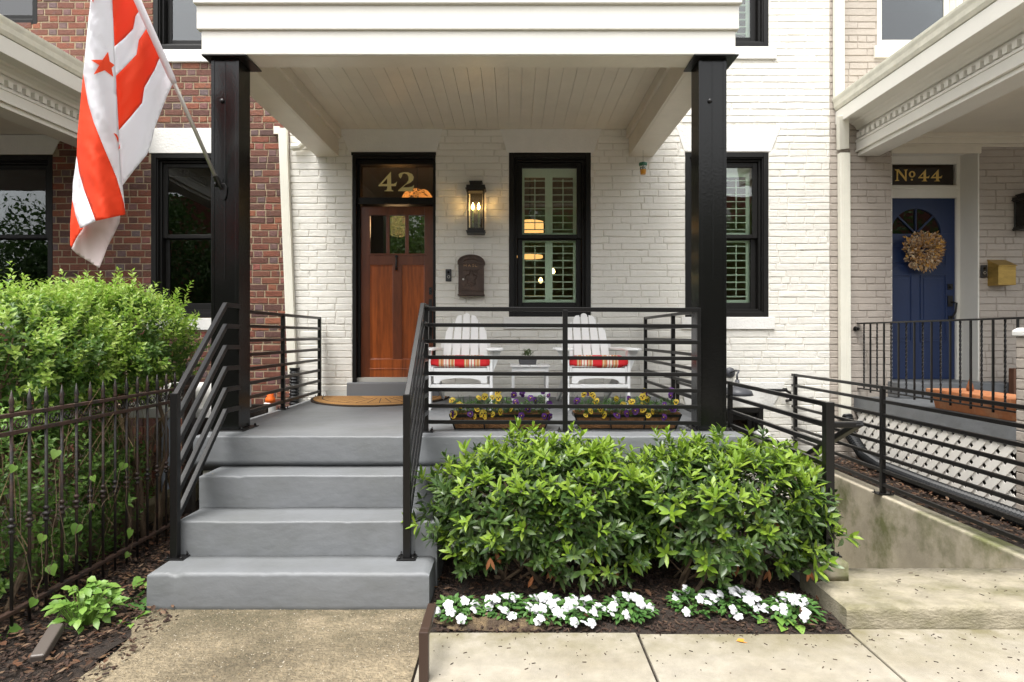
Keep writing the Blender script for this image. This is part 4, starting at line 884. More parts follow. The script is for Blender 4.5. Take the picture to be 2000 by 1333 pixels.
# pipes and downspouts
def spout(name, pts, label, w=.085, d_=.06, mt=M['spout']):
    m = MB()
    for a, b in zip(pts, pts[1:]): m.bar(a, b, w, d_, up=(0, 1, 0))
    for a, b in zip(pts[:1], pts[1:2]):
        for k in (-.03, -.01, .01, .03): m.bar(Vector(a)+Vector((k, -d_/2-.001, 0)), Vector(b)+Vector((k, -d_/2-.001, 0)), .007, .003, up=(0, 1, 0))
    return tag(m.build(name, mt, bevel=.005), label, 'downspout')
ys = YW-.05
spout('downspout', [P(553, 252, ys), P(572, 735, ys)], 'slightly tilted cream downspout between the red brick and the white wall', .092)
spout('downspout', [P(1638, -60, ys), P(1638, 196, ys)], 'upper white downspout ending at the gutter of the right porch', .10)
spout('downspout', [P(1648, 300, ys), P(1650, 818, ys)], 'lower cream downspout on the taupe wall under the right gutter', .112)
m = MB(); m.bar(P(1646, 226, YW-.14), P(1646, 292, ys), .11, .065, up=(0, 1, 0)); tag(m.build('downspout_elbow', M['spout'], bevel=.005), 'offset elbow joining the right gutter to the lower downspout', 'downspout')
m = MB(); m.tube([P(597, 262, YW-.07), P(594, 278, YW-.07), P(584, 287, YW-.07), P(571, 288, YW-.07)], .042, 10); tag(m.build('downspout_elbow', M['spout'], bevel=.0), 'ribbed white elbow pipe joining the left porch beam to the downspout', 'downspout')
m = B(PX(534, ys), PX(546, ys), YW-.05, YW-.008, PZ(262, ys), PZ(247, ys)); tag(m.build('junction_box', M['spout'], bevel=.003), 'small white box on the red brick beside the downspout top', 'box')
def corr(pts, r, label, p=.034):
    path = []; rs = []
    for a, b in zip(pts, pts[1:]):
        a, b = Vector(a), Vector(b); n = max(2, int((b-a).length/p)*2)
        for i in range(n): path.append(a.lerp(b, i/n)); rs.append(r if i % 2 else r*.82)
    path.append(Vector(pts[-1])); rs.append(r); m = MB(); m.tube(path, rs, 14); return tag(m.build('corrugated_pipe', M['corr']), label, 'pipe')
corr([(-2.405, YW-.07, .40), (-2.405, YW-.07, .8), (-2.40, YW-.07, 1.14)], .055, 'upright black corrugated pipe under the left downspout')
corr([(3.70, YW-.07, .62), (3.69, YW-.15, .42), (3.66, YW-.45, .26), (3.60, 6.0, .22), (3.58, 5.2, .21), (3.60, 4.4, .20), (3.6, 3.8, .19)], .062, 'long black corrugated pipe lying along the white lattice')
pp = thing('orange_cap', 'orange plastic cap standing on a pale pipe beside the left porch edge', 'cap', (-2.36, 6.0, .7))
m = MB(); m.lathe([(.05, 0), (.045, .05), (.03, .07), (.033, .11), (.02, .12)], (-2.34, 5.95, .84), 14); m.build('cap', M['orange'], pp, smooth=True)
m = MB(); m.lathe([(.055, -.5), (.055, .0), (.048, .01)], (-2.345, 5.95, .84), 14); m.build('pipe', M['stone'], pp)
wp = MB(); wp.tube([(1.96, 4.75, .1), (1.96, 4.75, .66), (1.95, 4.73, .71), (1.90, 4.70, .73), (1.85, 4.68, .71)], .05, 14); tag(wp.build('vent_pipe', M['stone'], smooth=True), 'rounded white pipe elbow rising behind the laurel by the porch corner', 'pipe')
m = MB(); m.tube([P(1488, 762, YW-.08), P(1535, 763, YW-.08), P(1543, 768, YW-.08), P(1544, 782, YW-.08), P(1536, 783, YW)], .016, 8); m.lathe([(.022, -.02), (.022, .02)], P(1533, 762, YW-.08), 10, 'X'); tag(m.build('wall_handrail', M['rail']), 'short black pipe handrail with elbow on the white wall above the areaway', 'handrail')
# doormat
dm = thing('doormat', 'half-round tan coir doormat with sunburst lines before door 42', 'doormat', (-1.42, 6.5, ZF))
cxm, ym_ = -1.42, YW-.12; n = 32; a_, b_ = .735, .88
o_ = [(cxm+a_*math.cos(math.pi+math.pi*i/n), ym_+b_*math.sin(math.pi+math.pi*i/n)) for i in range(n+1)]
MB().prism(o_, 'Z', ZF+.001, ZF+.016).build('mat_edge', M['matd'], dm)
o2 = [(cxm+(a_-.03)*math.cos(math.pi+math.pi*i/n), ym_-.01+(b_-.035)*math.sin(math.pi+math.pi*i/n)) for i in range(n+1)]
MB().prism(o2, 'Z', ZF+.012, ZF+.022).build('mat_pile', M['mat'], dm, bevel=.003)
m = MB()
for i in range(1, 16):
    t = math.pi+math.pi*i/16; c, s_ = math.cos(t), math.sin(t)
    m.bar((cxm+.22*c, ym_+.28*s_, ZF+.0225), (cxm+.58*c, ym_+.70*s_, ZF+.0225), .008, .002)
for i in range(24):
    t0, t1 = math.pi+math.pi*i/24, math.pi+math.pi*(i+1)/24; m.bar((cxm+.62*math.cos(t0), ym_+.74*math.sin(t0), ZF+.0225), (cxm+.62*math.cos(t1), ym_+.74*math.sin(t1), ZF+.0225), .010, .002)
m.build('sunburst_lines', M['matd'], dm)
# ------------------------------------------------------------ chairs, table
def make_chair():
    t = thing('adirondack_chair', 'x', 'chair', (0, 0, 0), 'adirondack chairs on the porch', local=True); w = M['chairw']
    for s in (-1, 1):
        m = MB(); m.box(min(s*.268, s*.295), max(s*.268, s*.295), 0, .085, 0, .545); m.build('front_leg', w, t, bevel=.004)
        m = MB(); m.prism([(.0, .31), (.0, .40), (.35, .36), (.95, .07), (.97, .0), (.88, .0), (.3, .24)], 'X', s*.245 if s > 0 else -.266, .266 if s > 0 else -.245); m.build('rear_leg', w, t, bevel=.004)
        poly = [(s*.235, -.05), (s*.25, -.075), (s*.36, -.075), (s*.39, -.04), (s*.395, .2), (s*.37, .42), (s*.30, .62), (s*.24, .62)]
        MB().prism(poly, 'Z', .545, .567).build('armrest', w, t, bevel=.006)
        MB().prism([(.02, .54), (.02, .36), (.14, .54)] if False else [(s*.297, .543), (s*.375, .543), (s*.297, .34)], 'Y', .03, .052).build('arm_bracket', w, t, bevel=.003)
    z0, z1 = .245, .385; m = MB(); ar = [(-.243, z0), (-.19, z0)]+[(.19*math.cos(math.pi-math.pi*i/14), z0+.05*math.sin(math.pi*i/14)**.6) for i in range(1, 14)]+[(.19, z0), (.243, z0), (.243, z1), (-.243, z1)]
    vs = ar; top = []; mm = MB()
    for i in range(len(ar)-3-1):       # strips between the arch and the top edge
        (xa, za), (xb, zb) = ar[i], ar[i+1]
        if xb-xa > 1e-4: mm.add([(xa, -.004, za), (xb, -.004, zb), (xb, -.004, z1), (xa, -.004, z1), (xa, .018, za), (xb, .018, zb), (xb, .018, z1), (xa, .018, z1)], [(0, 1, 2, 3), (7, 6, 5, 4), (0, 4, 5, 1), (3, 2, 6, 7)])
    mm.box(.19, .243, -.004, .018, z0, z1); mm.build('apron', w, t)
    B(-.267, .267, -.002, .022, .205, .236).build('stretcher', w, t, bevel=.003)
    m = MB()
    for i in range(6): yy = .03+i*.085; zz = .395-i*.018; m.bar((-.267, yy+.035, zz), (.267, yy+.035, zz), .07, .018, up=(0, .2, 1))
    m.build('seat', w, t, bevel=.004)
    for i in range(5):
        k = i-2; xb_, xt_ = k*.098, k*.082; wb, wt = .086, .068; top = (.915, .895, .80)[abs(k)]; bot = .30
        m = MB(); prof = []
        def pos(u, v): f = (v-bot)/(.915-bot); return (u, .50+.30*f, v)
        f = (top-bot)/(.915-bot); xt = xb_+(xt_-xb_)*f; wtt = wb+(wt-wb)*f
        out = [(xb_-wb/2, bot), (xb_+wb/2, bot), (xt+wtt/2, top-.045)]
        if k == 0: out += [(xt+wtt/2*math.cos(a), top-.03+.03*math.sin(a)) for a in [math.pi*j/8 for j in range(0, 9)]]
        elif k > 0: out += [(xt+wtt/2-.004, top-.05), (xt+wtt/4, top-.018), (xt, top-.005), (xt-wtt/2, top)] if k == 1 else [(xt+wtt/2-.006, top-.07), (xt+.0, top-.01), (xt-wtt/2, top+.02)]
        else: out += [(xt+wtt/2, top), (xt, top-.005), (xt-wtt/4, top-.018), (xt-wtt/2+.004, top-.05)] if k == -1 else [(xt+wtt/2, top+.02), (xt, top-.01), (xt-wtt/2+.006, top-.07)]
        out += [(xt-wtt/2, top-.075)] if k <= 0 else []
        n = len(out); fr_ = [pos(u, v) for u, v in out]; bk = [(a, b+.02, c) for a, b, c in fr_]
        m.add(fr_+bk, [tuple(range(n)), tuple(reversed(range(n, 2*n)))]+[(j, j+n, (j+1) % n+n, (j+1) % n) for j in range(n)]); m.build('back_slat', w, t, bevel=.003)
    m = MB(); m.bar((-.25, .66, .58), (.25, .66, .58), .03, .05); m.bar((-.25, .565, .36), (.25, .565, .36), .03, .05); m.build('back_rail', w, t, bevel=.003)
    return t
def cushion(x, label):
    vs = []; nx, nyy = 14, 10
    m = MB(); bmx = bmesh.new(); bmesh.ops.create_cube(bmx, size=1); bmesh.ops.subdivide_edges(bmx, edges=bmx.edges[:], cuts=9, use_grid_fill=True)
    for v in bmx.verts:
        u, w_, z = v.co*2; r = lambda q: 1-abs(q)**5
        puff = (r(u)*r(w_))**.35; v.co = Vector((u*.272*(1-.03*abs(z)**3), .245+w_*.245, z*.062*(.5+.5*puff)+.004*noise.noise((u*3, w_*3, z))))
    o = bpy.data.meshes.new('seat_cushion'); bmx.to_mesh(o); bmx.free(); o.materials.append(M['cush'])
    for p in o.polygons: p.use_smooth = True
    ob = bpy.data.objects.new('seat_cushion', o); C.objects.link(ob); ob.location = (x, yc_+.0, ZF+.447); ob.rotation_euler = (R(-4), 0, 0)
    return tag(ob, label, 'cushion', 'striped cushions on the porch chairs')
yc_ = F/214
ch = make_chair(); ch.location = (-.472, yc_, ZF); ch['label'] = 'white adirondack chair nearest the wooden door, left of the small table'
c2 = copy_tree(ch); c2.location = (.79, yc_, ZF); c2['label'] = 'white adirondack chair right of the small table, near the side railing'
c2.rotation_euler = (0, 0, R(3)); ch.rotation_euler = (0, 0, R(0))
cushion(-.472, 'red striped seat cushion on the chair nearest the door'); cushion(.79, 'red striped seat cushion on the chair right of the table')
yt_ = 6.15; tb = thing('side_table', 'small white slatted side table between the two porch chairs', 'table', (.17, yt_, ZF)); x0_, x1_ = -.02, .372; zt0 = 1.5-57*yt_/F
for i in range(4): wd = (x1_-x0_)/4; B(x0_+i*wd+.003, x0_+(i+1)*wd-.003, yt_-.2, yt_+.2, zt0-.018, zt0).build('table_top', M['chairw'], tb, bevel=.003)
for a in (x0_+.03, x1_-.03):
    for b in (-.16, .16): B(a-.014, a+.014, yt_+b-.02, yt_+b+.02, ZF, zt0-.018).build('leg', M['chairw'], tb, bevel=.002)
B(x0_+.04, x1_-.04, yt_-.175, yt_-.155, zt0-.06, zt0-.019).build('apron', M['chairw'], tb); B(x0_+.04, x1_-.04, yt_-.01, yt_+.01, ZF+.08, ZF+.11).build('stretcher', M['chairw'], tb)
pt_ = thing('potted_succulent', 'small leafy plant in a dark square bowl on the white side table', 'plant', (.155, yt_, zt0)); m = MB(); m.prism([(.075, zt0+.001), (.235, zt0+.001), (.25, zt0+.07), (.06, zt0+.07)], 'Y', yt_-.09, yt_+.07); m.build('bowl', mat('slate_bowl', (.06, .06, .065), .6), pt_, bevel=.004)
m = MB()
for i in range(150):
    a = rnd.uniform(0, 6.28); e = rnd.uniform(.25, 1.4); d_ = Vector((math.cos(a)*math.cos(e), math.sin(a)*math.cos(e), math.sin(e))); p = Vector((.155, yt_, zt0+.06))+Vector((d_.x*.075, d_.y*.06, d_.z*.075))*rnd.uniform(.4, 1.1); m.leaf(p, d_+Vector((rnd.uniform(-.4, .4), rnd.uniform(-.4, .4), 0)), (0, 0, 1), .028, .014, seg=1)
m.build('foliage', mat('grey_green_leaf', (.12, .17, .07), .6, island=[(.08, .13, .05), (.2, .26, .13), (.13, .18, .06)]), pt_)
# ------------------------------------------------------------ flowers
def pansy_mesh(col, name):
    m = MB()
    for k, (a, L_, W_) in enumerate(((60, .022, .024), (120, .022, .024), (0, .020, .022), (180, .020, .022), (270, .024, .030))):
        d_ = Vector((math.cos(R(a)), 0, math.sin(R(a)))); s = Vector((-d_.z, 0, d_.x)); b = []
        for t in range(9):
            th = math.pi*2*t/9; b.append(d_*(L_*.55+L_*.5*math.cos(th))+s*(W_*.5*math.sin(th))+Vector((0, -.001*k-.004*abs(math.cos(th)), 0)))
        m.add(b, [tuple(range(9))], 0)
        if a in (0, 180, 270): m.add([d_*.003+s*.003+Vector((0, -.008, 0)), d_*L_*.62+s*.004+Vector((0, -.008, 0)), d_*L_*.62-s*.004+Vector((0, -.008, 0)), d_*.003-s*.003+Vector((0, -.008, 0))], [(0, 1, 2, 3)], 1)
    m.add([Vector((.004*math.cos(t), -.0095, .004*math.sin(t))) for t in [6.283*i/6 for i in range(6)]], [tuple(range(6))], 2)
    me = bpy.data.meshes.new(name); me.from_pydata(m.v, [], m.f)
    for q in (col, M['dark'], M['yel']): me.materials.append(q)
    me.polygons.foreach_set('material_index', m.m); return me
PY, PP = pansy_mesh(M['yel'], 'pansy_yellow'), pansy_mesh(M['purp'], 'pansy_purple')
def inst(me, par, name, loc, rot, sc=1):
    o = bpy.data.objects.new(name, me); C.objects.link(o); o.parent = par; o.location = Vector(loc)-par.location; o.rotation_euler = rot; o.scale = (sc,)*3; return o
def planter(x0, x1, label, seed, purp):
    rg = random.Random(seed); y0, y1 = 4.45, 4.62; zb, zt = ZF+.002, ZF+.125
    t = thing('planter', label, 'planter', ((x0+x1)/2, y0, ZF), 'coir planters behind the porch railing'); i_ = .04
    m = MB(); m.add([(x0+i_, y0+.02, zb), (x1-i_, y0+.02, zb), (x1-i_, y1-.02, zb), (x0+i_, y1-.02, zb), (x0, y0, zt), (x1, y0, zt), (x1, y1, zt), (x0, y1, zt), (x0+.02, y0+.02, zt-.01), (x1-.02, y0+.02, zt-.01), (x1-.02, y1-.02, zt-.01), (x0+.02, y1-.02, zt-.01)],
          [(3, 2, 1, 0), (0, 1, 5, 4), (1, 2, 6, 5), (2, 3, 7, 6), (3, 0, 4, 7), (4, 5, 9, 8), (5, 6, 10, 9), (6, 7, 11, 10), (7, 4, 8, 11), (8, 9, 10, 11)]); m.build('coir_liner', M['coir'], t, bevel=.006)
    m = MB(); m.bar((x0+.002, y0-.004, zt-.022), (x1-.002, y0-.004, zt-.022), .008, .02); m.bar((x0+.002, y0, zt-.022), (x0+.002, y1, zt-.022), .008, .02); m.bar((x1-.002, y0, zt-.022), (x1-.002, y1, zt-.022), .008, .02)
    for f in (0.0, .33, .67, 1.0):
        xb2 = x0+i_+(x1-x0-2*i_)*f; xt2 = x0+(x1-x0)*f; m.bar((xb2, y0+.015, zb), (xt2, y0-.006, zt-.01), .012, .010, up=(1, 0, 0))
    m.bar((x0+i_, y0+.012, zb+.004), (x1-i_, y0+.012, zb+.004), .008, .008); m.build('wire_frame', M['rail'], t)
    m = MB()
    for i in range(900):
        x = rg.uniform(x0+.02, x1-.02); y = rg.uniform(y0-.01, y1); hmx = .07+.06*max(0, noise.noise((x*7, seed, 0))+.5); z = zt-.02+rg.random()*hmx
        a = rg.uniform(0, 6.28); m.leaf((x, y, z), (math.cos(a), math.sin(a)-.3, rg.uniform(-.1, .9)), (0, 0, 1), rg.uniform(.025, .045), .017, seg=1)
    for i in range(40):
        x = rg.uniform(x0+.02, x1-.02); m.tube([(x, rg.uniform(y0, y1), zt-.02), (x+rg.uniform(-.02, .02), y0+.03, zt+rg.uniform(.06, .13))], .0016, 4)
    m.build('foliage', M['dgreen'], t)
    for i in range(34):
        x = rg.uniform(x0+.0, x1-.0); f = (x-x0)/(x1-x0); z = zt+rg.uniform(.0, .155) if rg.random() < .75 else zt-rg.uniform(.0, .03)
        isp = rg.random() < purp(f); inst(PP if isp else PY, t, 'flower', (x, y0-.012+rg.uniform(-.01, .10)*(z > zt+.04), z), (R(rg.uniform(-50, 15)), R(rg.uniform(-25, 25)), R(rg.uniform(-50, 50))), rg.uniform(.85, 1.35))
planter(-.452, .277, 'left coir planter of yellow and purple pansies behind the railing, under the first chair', 31, lambda f: .1 if f < .6 else .9)
planter(.452, 1.225, 'right coir planter of yellow and purple pansies behind the railing, under the second chair', 32, lambda f: .35 if f < .7 else .7)
def imp_mesh():
    m = MB()
    for k in range(5):
        a = 2*math.pi*k/5; d_ = Vector((math.cos(a), math.sin(a), 0)); s = Vector((-d_.y, d_.x, 0)); b = []
        for t in range(8): th = 2*math.pi*t/8; b.append(d_*(.0125+.0115*math.cos(th))+s*(.0105*math.sin(th))+Vector((0, 0, .003+.002*(k % 2)-.004*math.cos(th))))
        m.add(b, [tuple(range(8))])
    me = bpy.data.meshes.new('impatiens_flower'); me.from_pydata(m.v, [], m.f); me.materials.append(M['white']); return me
IM = imp_mesh()
def heart(mb, p, d_, up, L, mi=0):
    d_ = Vector(d_).normalized(); a = d_.cross(Vector(up)).normalized(); n = a.cross(d_); p = Vector(p)
    pr = [(0, 0), (-.12, .28), (.05, .50), (.35, .52), (.7, .28), (1.05, 0)]
    q = [p+d_*L*t+a*L*w+n*L*w*.25-n*L*.18*t*t for t, w in pr]+[p+d_*L*t-a*L*w+n*L*w*.25-n*L*.18*t*t for t, w in pr[1:-1]]+[p+d_*L*.35-n*L*.02, p+d_*L*.7-n*L*.09]
    # right idx: 0..5, left idx 6..9, mid 10,11
    mb.add(q, [(0, 2, 1), (0, 10, 3, 2), (10, 11, 4, 3), (11, 5, 4), (0, 6, 7), (0, 7, 8, 10), (10, 8, 9, 11), (11, 9, 5)], mi)
def impatiens(px, py, wpx, label, seed, nf=11):
    py += 5; Y = F*1.47/(py-655); x = PX(px, Y); w = wpx*Y/F/2*.9; rg = random.Random(seed)
    t = thing('impatiens_plant', label, 'flower', (x, Y, .02), 'white impatiens in the bed'); m = MB()
    for i in range(int(170*w/.12)):
        a = rg.uniform(0, 6.28); r = w*math.sqrt(rg.random()); h = .085*(1-(r/w)**2*.6)*rg.uniform(.25, 1)
        p = (x+r*math.cos(a), Y+r*1.05*math.sin(a), .02+h); m.leaf(p, (math.cos(a)+rg.uniform(-.5, .5), math.sin(a)+rg.uniform(-.6, .4), rg.uniform(-.2, .6)), (0, 0, 1), rg.uniform(.03, .05), .024, seg=2)
    for i in range(14):
        a = rg.uniform(0, 6.28); m.tube([(x, Y, .01), (x+w*.6*math.cos(a), Y+w*.5*math.sin(a), .07)], .003, 4)
    m.build('foliage', M['dgreen'], t)
    for i in range(nf):
        a = rg.uniform(0, 6.28); r = w*math.sqrt(rg.random()); inst(IM, t, 'flower', (x+r*math.cos(a)*rg.uniform(.8, 1.15), Y+r*1.15*math.sin(a)-.02, .045+.065*(1-(r/w)**2)+rg.uniform(-.012, .012)), (R(rg.uniform(5, 60)), R(rg.uniform(-30, 30)), R(rg.uniform(0, 72))), rg.uniform(.95, 1.3))
for i, (px, py, w, lb, nf) in enumerate([(893, 1192, 95, 'white impatiens beside the grey steps, first from the left', 9), (983, 1186, 90, 'white impatiens in the sandy patch, second from the left', 13), (1062, 1192, 95, 'dense white impatiens, third from the left', 19), (1135, 1195, 100, 'white impatiens in the middle of the bed, fourth from the left', 18), (1228, 1190, 100, 'white impatiens with green leaves, fifth from the left', 15), (1352, 1178, 90, 'white impatiens at the right half of the bed, third from the landing', 8), (1432, 1175, 120, 'broad white impatiens clump, second from the concrete landing', 22), (1548, 1192, 105, 'white impatiens nearest the concrete landing', 18)]):
    impatiens(px, py, w, lb, 50+i, int(nf*1.15))
# ------------------------------------------------------------ shrubs
def shrub(name, label, cen, rad, n, LL, WW, nl, mats, seed, newp, pw=3.2, stems=14, base=None, sprig=.0, loose=.10, stray=.13, cat='shrub', shell=.62, deadn=0, group=None, seg=2, leafup=.55):
    rg = random.Random(seed); t = thing(name, label, cat, (cen[0], cen[1], 0), group); m = MB(); cen = Vector(cen)
    for i in range(n):
        while 1:
            d_ = Vector((rg.gauss(0, 1), rg.gauss(0, 1), rg.gauss(0, 1)))
            if d_.length > .1: break
        d_.normalize()
        if d_.z < -.75: d_.z = -d_.z
        out_ = rg.random() < loose
        k = (abs(d_.x)**pw+abs(d_.y)**pw+abs(d_.z)**pw)**(-1/pw); f = rg.uniform(shell, 1.0)**.7
        lump = 1+.26*noise.noise(d_*2.6+Vector((seed, 0, 0)))+.16*noise.noise(d_*6+Vector((0, seed, 0)))
        p = cen+Vector((d_.x*rad[0], d_.y*rad[1], d_.z*rad[2]))*k*f*lump
        ax = (Vector((d_.x/rad[0], d_.y/rad[1], d_.z/rad[2])).normalized()*.75+Vector((rg.uniform(-.45, .45), rg.uniform(-.45, .45), leafup+rg.uniform(-.1, .4)))).normalized()
        if out_: p += (ax+Vector((0, 0, .4))).normalized()*rg.uniform(.2, 1)*stray
        side = ax.orthogonal().normalized(); b = ax.cross(side); top = (p.z-cen.z)/rad[2]
        isnew = (f*lump > .84 or out_) and rg.random() < newp(top)
        a0 = rg.uniform(0, 6.28); sc = rg.uniform(.62, 1.15); nq = nl-rg.randint(0, 3); ht_ = rg.uniform(.2, .5); hv = rg.uniform(.5, 1.2)
        for q in range(nq):
            a = a0+q*2.4+rg.uniform(-.3, .3); fr_ = q/nq; rd = side*math.cos(a)+b*math.sin(a)
            el = (ht_+hv*fr_) if not sprig else rg.uniform(.5, 1.05)
            ld = (rd*math.cos(el)+ax*math.sin(el)); ld.z -= .12*(1-fr_)
            base_p = p+ax*(fr_-.5)*(.06 if not sprig else sprig)
            m.leaf(base_p, ld, ax, LL*sc*(1-.35*fr_)*rg.uniform(.85, 1.1), WW*sc*(1-.25*fr_), 1 if isnew and (sprig or fr_ > .15) else 0, fold=.22, droop=rg.uniform(.05, .28), seg=seg)
    m.build('foliage', mats, t, smooth=(seg == 2))
    if deadn:
        m = MB()
        for i in range(deadn):
            p = cen+Vector((rg.uniform(-.75, .75)*rad[0], -rad[1]*rg.uniform(.5, .98), rg.uniform(-.9, .1)*rad[2]))
            for q in range(3): m.leaf(p, (rg.uniform(-.5, .5), rg.uniform(-.4, .1), -1), (0, -1, 0), LL*.8, WW*.7, seg=2)
        m.build('dead_leaves', M['dead'], t)
    m = MB()
    for i in range(stems):
        e = cen+Vector((rg.uniform(-.8, .8)*rad[0], rg.uniform(-.8, .8)*rad[1], rg.uniform(-.3, .6)*rad[2])); b0 = Vector((cen.x+rg.uniform(-.55, .55)*rad[0], cen.y+rg.uniform(-.4, .4)*rad[1], .0)) if base is None else Vector((rg.uniform(*base[0]), rg.uniform(*base[1]), 0))
        pts = [b0.lerp(e, j/5)+Vector((rg.uniform(-.05, .05), rg.uniform(-.05, .05), 0))*(0 < j < 5) for j in range(6)]; r0 = rg.uniform(.007, .015)
        m.tube(pts, [r0*(1-.12*j) for j in range(6)], 6)
        for _ in range(3):
            j = rg.randint(1, 4); m.tube([pts[j], pts[j]+Vector((rg.uniform(-.15, .15), rg.uniform(-.15, .1), rg.uniform(-.02, .2)))], [.004, .002], 4)
    m.build('branches', M['twig'], t); return t
nw = lambda t_: .30+.55*max(0, t_)
LM = [M['laur'], M['laurn']]
shrub('laurel_shrub', 'broad glossy laurel shrub beside the grey steps, left of the pair', (.22, 3.74, .46), (.68, .40, .345), 1250, .092, .029, 9, LM, 11, nw, stems=20, deadn=9, group='laurel shrubs in front of the porch')
shrub('laurel_shrub', 'glossy laurel shrub beside the concrete landing, right of the pair', (1.28, 3.72, .46), (.585, .40, .345), 1120, .092, .029, 9, LM, 12, nw, stems=20, deadn=5, group='laurel shrubs in front of the porch')
HM = [M['hedge'], M['hedgen']]; hn = lambda t_: .45+.6*max(0, t_+.2)
bs = lambda a, b: ((a), (b))
shrub('hedge', 'bright green privet hedge behind the iron fence, farther clump by the brick wall', (-3.12, 4.75, 1.42), (.56, .53, .42), 1700, .060, .027, 11, HM, 21, hn, sprig=.12, seg=1, stems=16, base=((-3.5, -2.7), (4.2, 5.1)), cat='hedge', group='privet hedge clumps')
shrub('hedge', 'bright green privet hedge behind the iron fence, nearer clump at the left edge', (-3.32, 3.95, 1.36), (.70, .60, .42), 2200, .060, .027, 11, HM, 22, hn, sprig=.12, seg=1, stems=18, base=((-3.6, -2.7), (3.3, 4.4)), cat='hedge', group='privet hedge clumps')
shrub('hedge', 'dense low privet growing behind the lower fence pickets at the left edge', (-3.02, 3.6, .50), (.44, 1.05, .58), 2100, .058, .025, 10, [M['hedge'], M['weed']], 23, lambda t_: .25, sprig=.12, seg=1, stems=8, cat='shrub')
# thin trunks and dry stalks inside the fence
tk = thing('shrub_trunks', 'bare twisting shrub trunks rising behind the iron fence near the steps', 'trunks', (-2.75, 4.4, 0)); rg = random.Random(5)
for b0, e in (((-2.72, 4.3, 0), (-3.2, 4.9, 1.2)), ((-2.66, 4.45, 0), (-2.9, 4.6, 1.3)), ((-2.62, 4.5, 0), (-2.75, 4.9, 1.35)), ((-2.8, 4.15, 0), (-3.2, 3.9, 1.2)), ((-2.9, 3.4, .2), (-3.1, 3.6, 1.3)), ((-3.0, 3.0, .2), (-3.1, 3.3, 1.3))):
    b0, e = Vector(b0), Vector(e); pts = [b0.lerp(e, j/7)+Vector((rg.uniform(-.06, .06), rg.uniform(-.05, .05), 0))*(0 < j < 7) for j in range(8)]; m = MB(); m.tube(pts, [.022-.0015*j for j in range(8)], 8); m.build('trunk', M['twig'], tk, smooth=True)
m = MB()
for i in range(420):
    x = rg.uniform(-3.6, -2.56); y = rg.uniform(2.8, 4.9); a = Vector((x, y, rg.uniform(.0, .9))); m.tube([a, a+Vector((rg.uniform(-.22, .2), rg.uniform(-.2, .2), rg.uniform(.1, .45)))], [.0028, .0015], 3, cap=False)
o = m.build('dry_stalks', M['straw']); o['kind'] = 'stuff'
o['label'] = 'dry tangled stalks behind the iron fence'
# weeds
def heart_plant(x, y, n, r, L, label, seed, h=.16, mt=M['weed']):
    rg = random.Random(seed); t = thing('leafy_weed', label, 'weed', (x, y, 0)); m = MB(); s = MB()
    for i in range(n):
        a = rg.uniform(0, 6.28); rr_ = r*math.sqrt(rg.random()); z = h*rg.uniform(.3, 1)*(1-.4*rr_/r); p = Vector((x+rr_*math.cos(a), y+rr_*math.sin(a), z))
        if n > 60: m.leaf(p, (math.cos(a)+rg.uniform(-.5, .5), math.sin(a)-.4+rg.uniform(-.4, .4), rg.uniform(-.5, .8)), (rg.uniform(-.3, .3), -.5, 1), L*rg.uniform(.8, 1.4), L*rg.uniform(.6, .85), fold=.18, droop=rg.uniform(.1, .5))
        else: heart(m, p, (math.cos(a)+rg.uniform(-.4, .4), math.sin(a)-.5, rg.uniform(-.45, .25)), (rg.uniform(-.3, .3), -.35, 1), L*rg.uniform(.7, 1.2))
        s.tube([(x+rr_*.3*math.cos(a), y+rr_*.3*math.sin(a), 0), p], .0025, 4)
    m.build('leaves', mt, t, smooth=True); s.build('stems', mt, t); return t
def gy(py): return F*1.5/(py-655)
Yw = gy(1225); heart_plant(PX(165, Yw), Yw, 95, .13, .05, 'bushy light green weed clump at the fence foot in the lower left', 1, .26)
Yw = gy(1180); heart_plant(PX(262, Yw), Yw, 2, .03, .12, 'single large heart-shaped leaf next to the bottom step corner', 2, .06, M['dgreen'])
Yw = gy(1145); heart_plant(PX(283, Yw), Yw, 5, .05, .06, 'few small green leaves against the side of the bottom step', 3, .08)
Yw = gy(1215); heart_plant(PX(262, Yw), Yw, 4, .06, .045, 'tiny green seedling leaves at the path edge', 4, .03)
Yw = gy(1250); heart_plant(PX(8, Yw), Yw, 6, .06, .06, 'small green leaves at the lower left corner below the fence', 5, .05)
Yw = gy(1212); heart_plant(PX(1528, Yw), Yw, 6, .13, .055, 'few heart-shaped leaves among the white flowers near the landing', 6, .06)
# vine leaves hanging on the fence
vt = thing('vine', 'light green heart-leaf vine climbing the iron fence pickets', 'vine', (-2.47, 3.4, 0)); m = MB(); s = MB(); rg = random.Random(9); vp = []
for px, py in ((110, 880), (76, 1045), (125, 1085), (98, 1105), (185, 985), (155, 1025), (60, 1170), (250, 1035), (255, 1080), (180, 930), (240, 905), (25, 910)):
    Yv = -2.46*F/(px-1000); p = P(px, py, Yv); p.x += rg.uniform(-.02, .03); heart(m, p, (rg.uniform(-.5, .5), rg.uniform(-.6, .0), -1), (rg.uniform(-.5, .6), -1, rg.uniform(-.1, .9)), rg.uniform(.035, .062)); vp.append(p)
vp.sort(key=lambda q: -q.y+q.z*2); vp.sort(key=lambda q: q.y); pth = []
for a_2, b_2 in zip(vp, vp[1:]):
    for k2 in range(8): f2 = k2/8; pth.append(a_2.lerp(b_2, f2)+Vector((.01*math.sin(f2*12), 0, -.10*math.sin(math.pi*f2)+.015*math.sin(f2*17))))
s.tube(pth+[vp[-1]], .0016, 5)
m.build('leaves', M['weed'], vt, smooth=True); s.build('stem', M['twig'], vt)
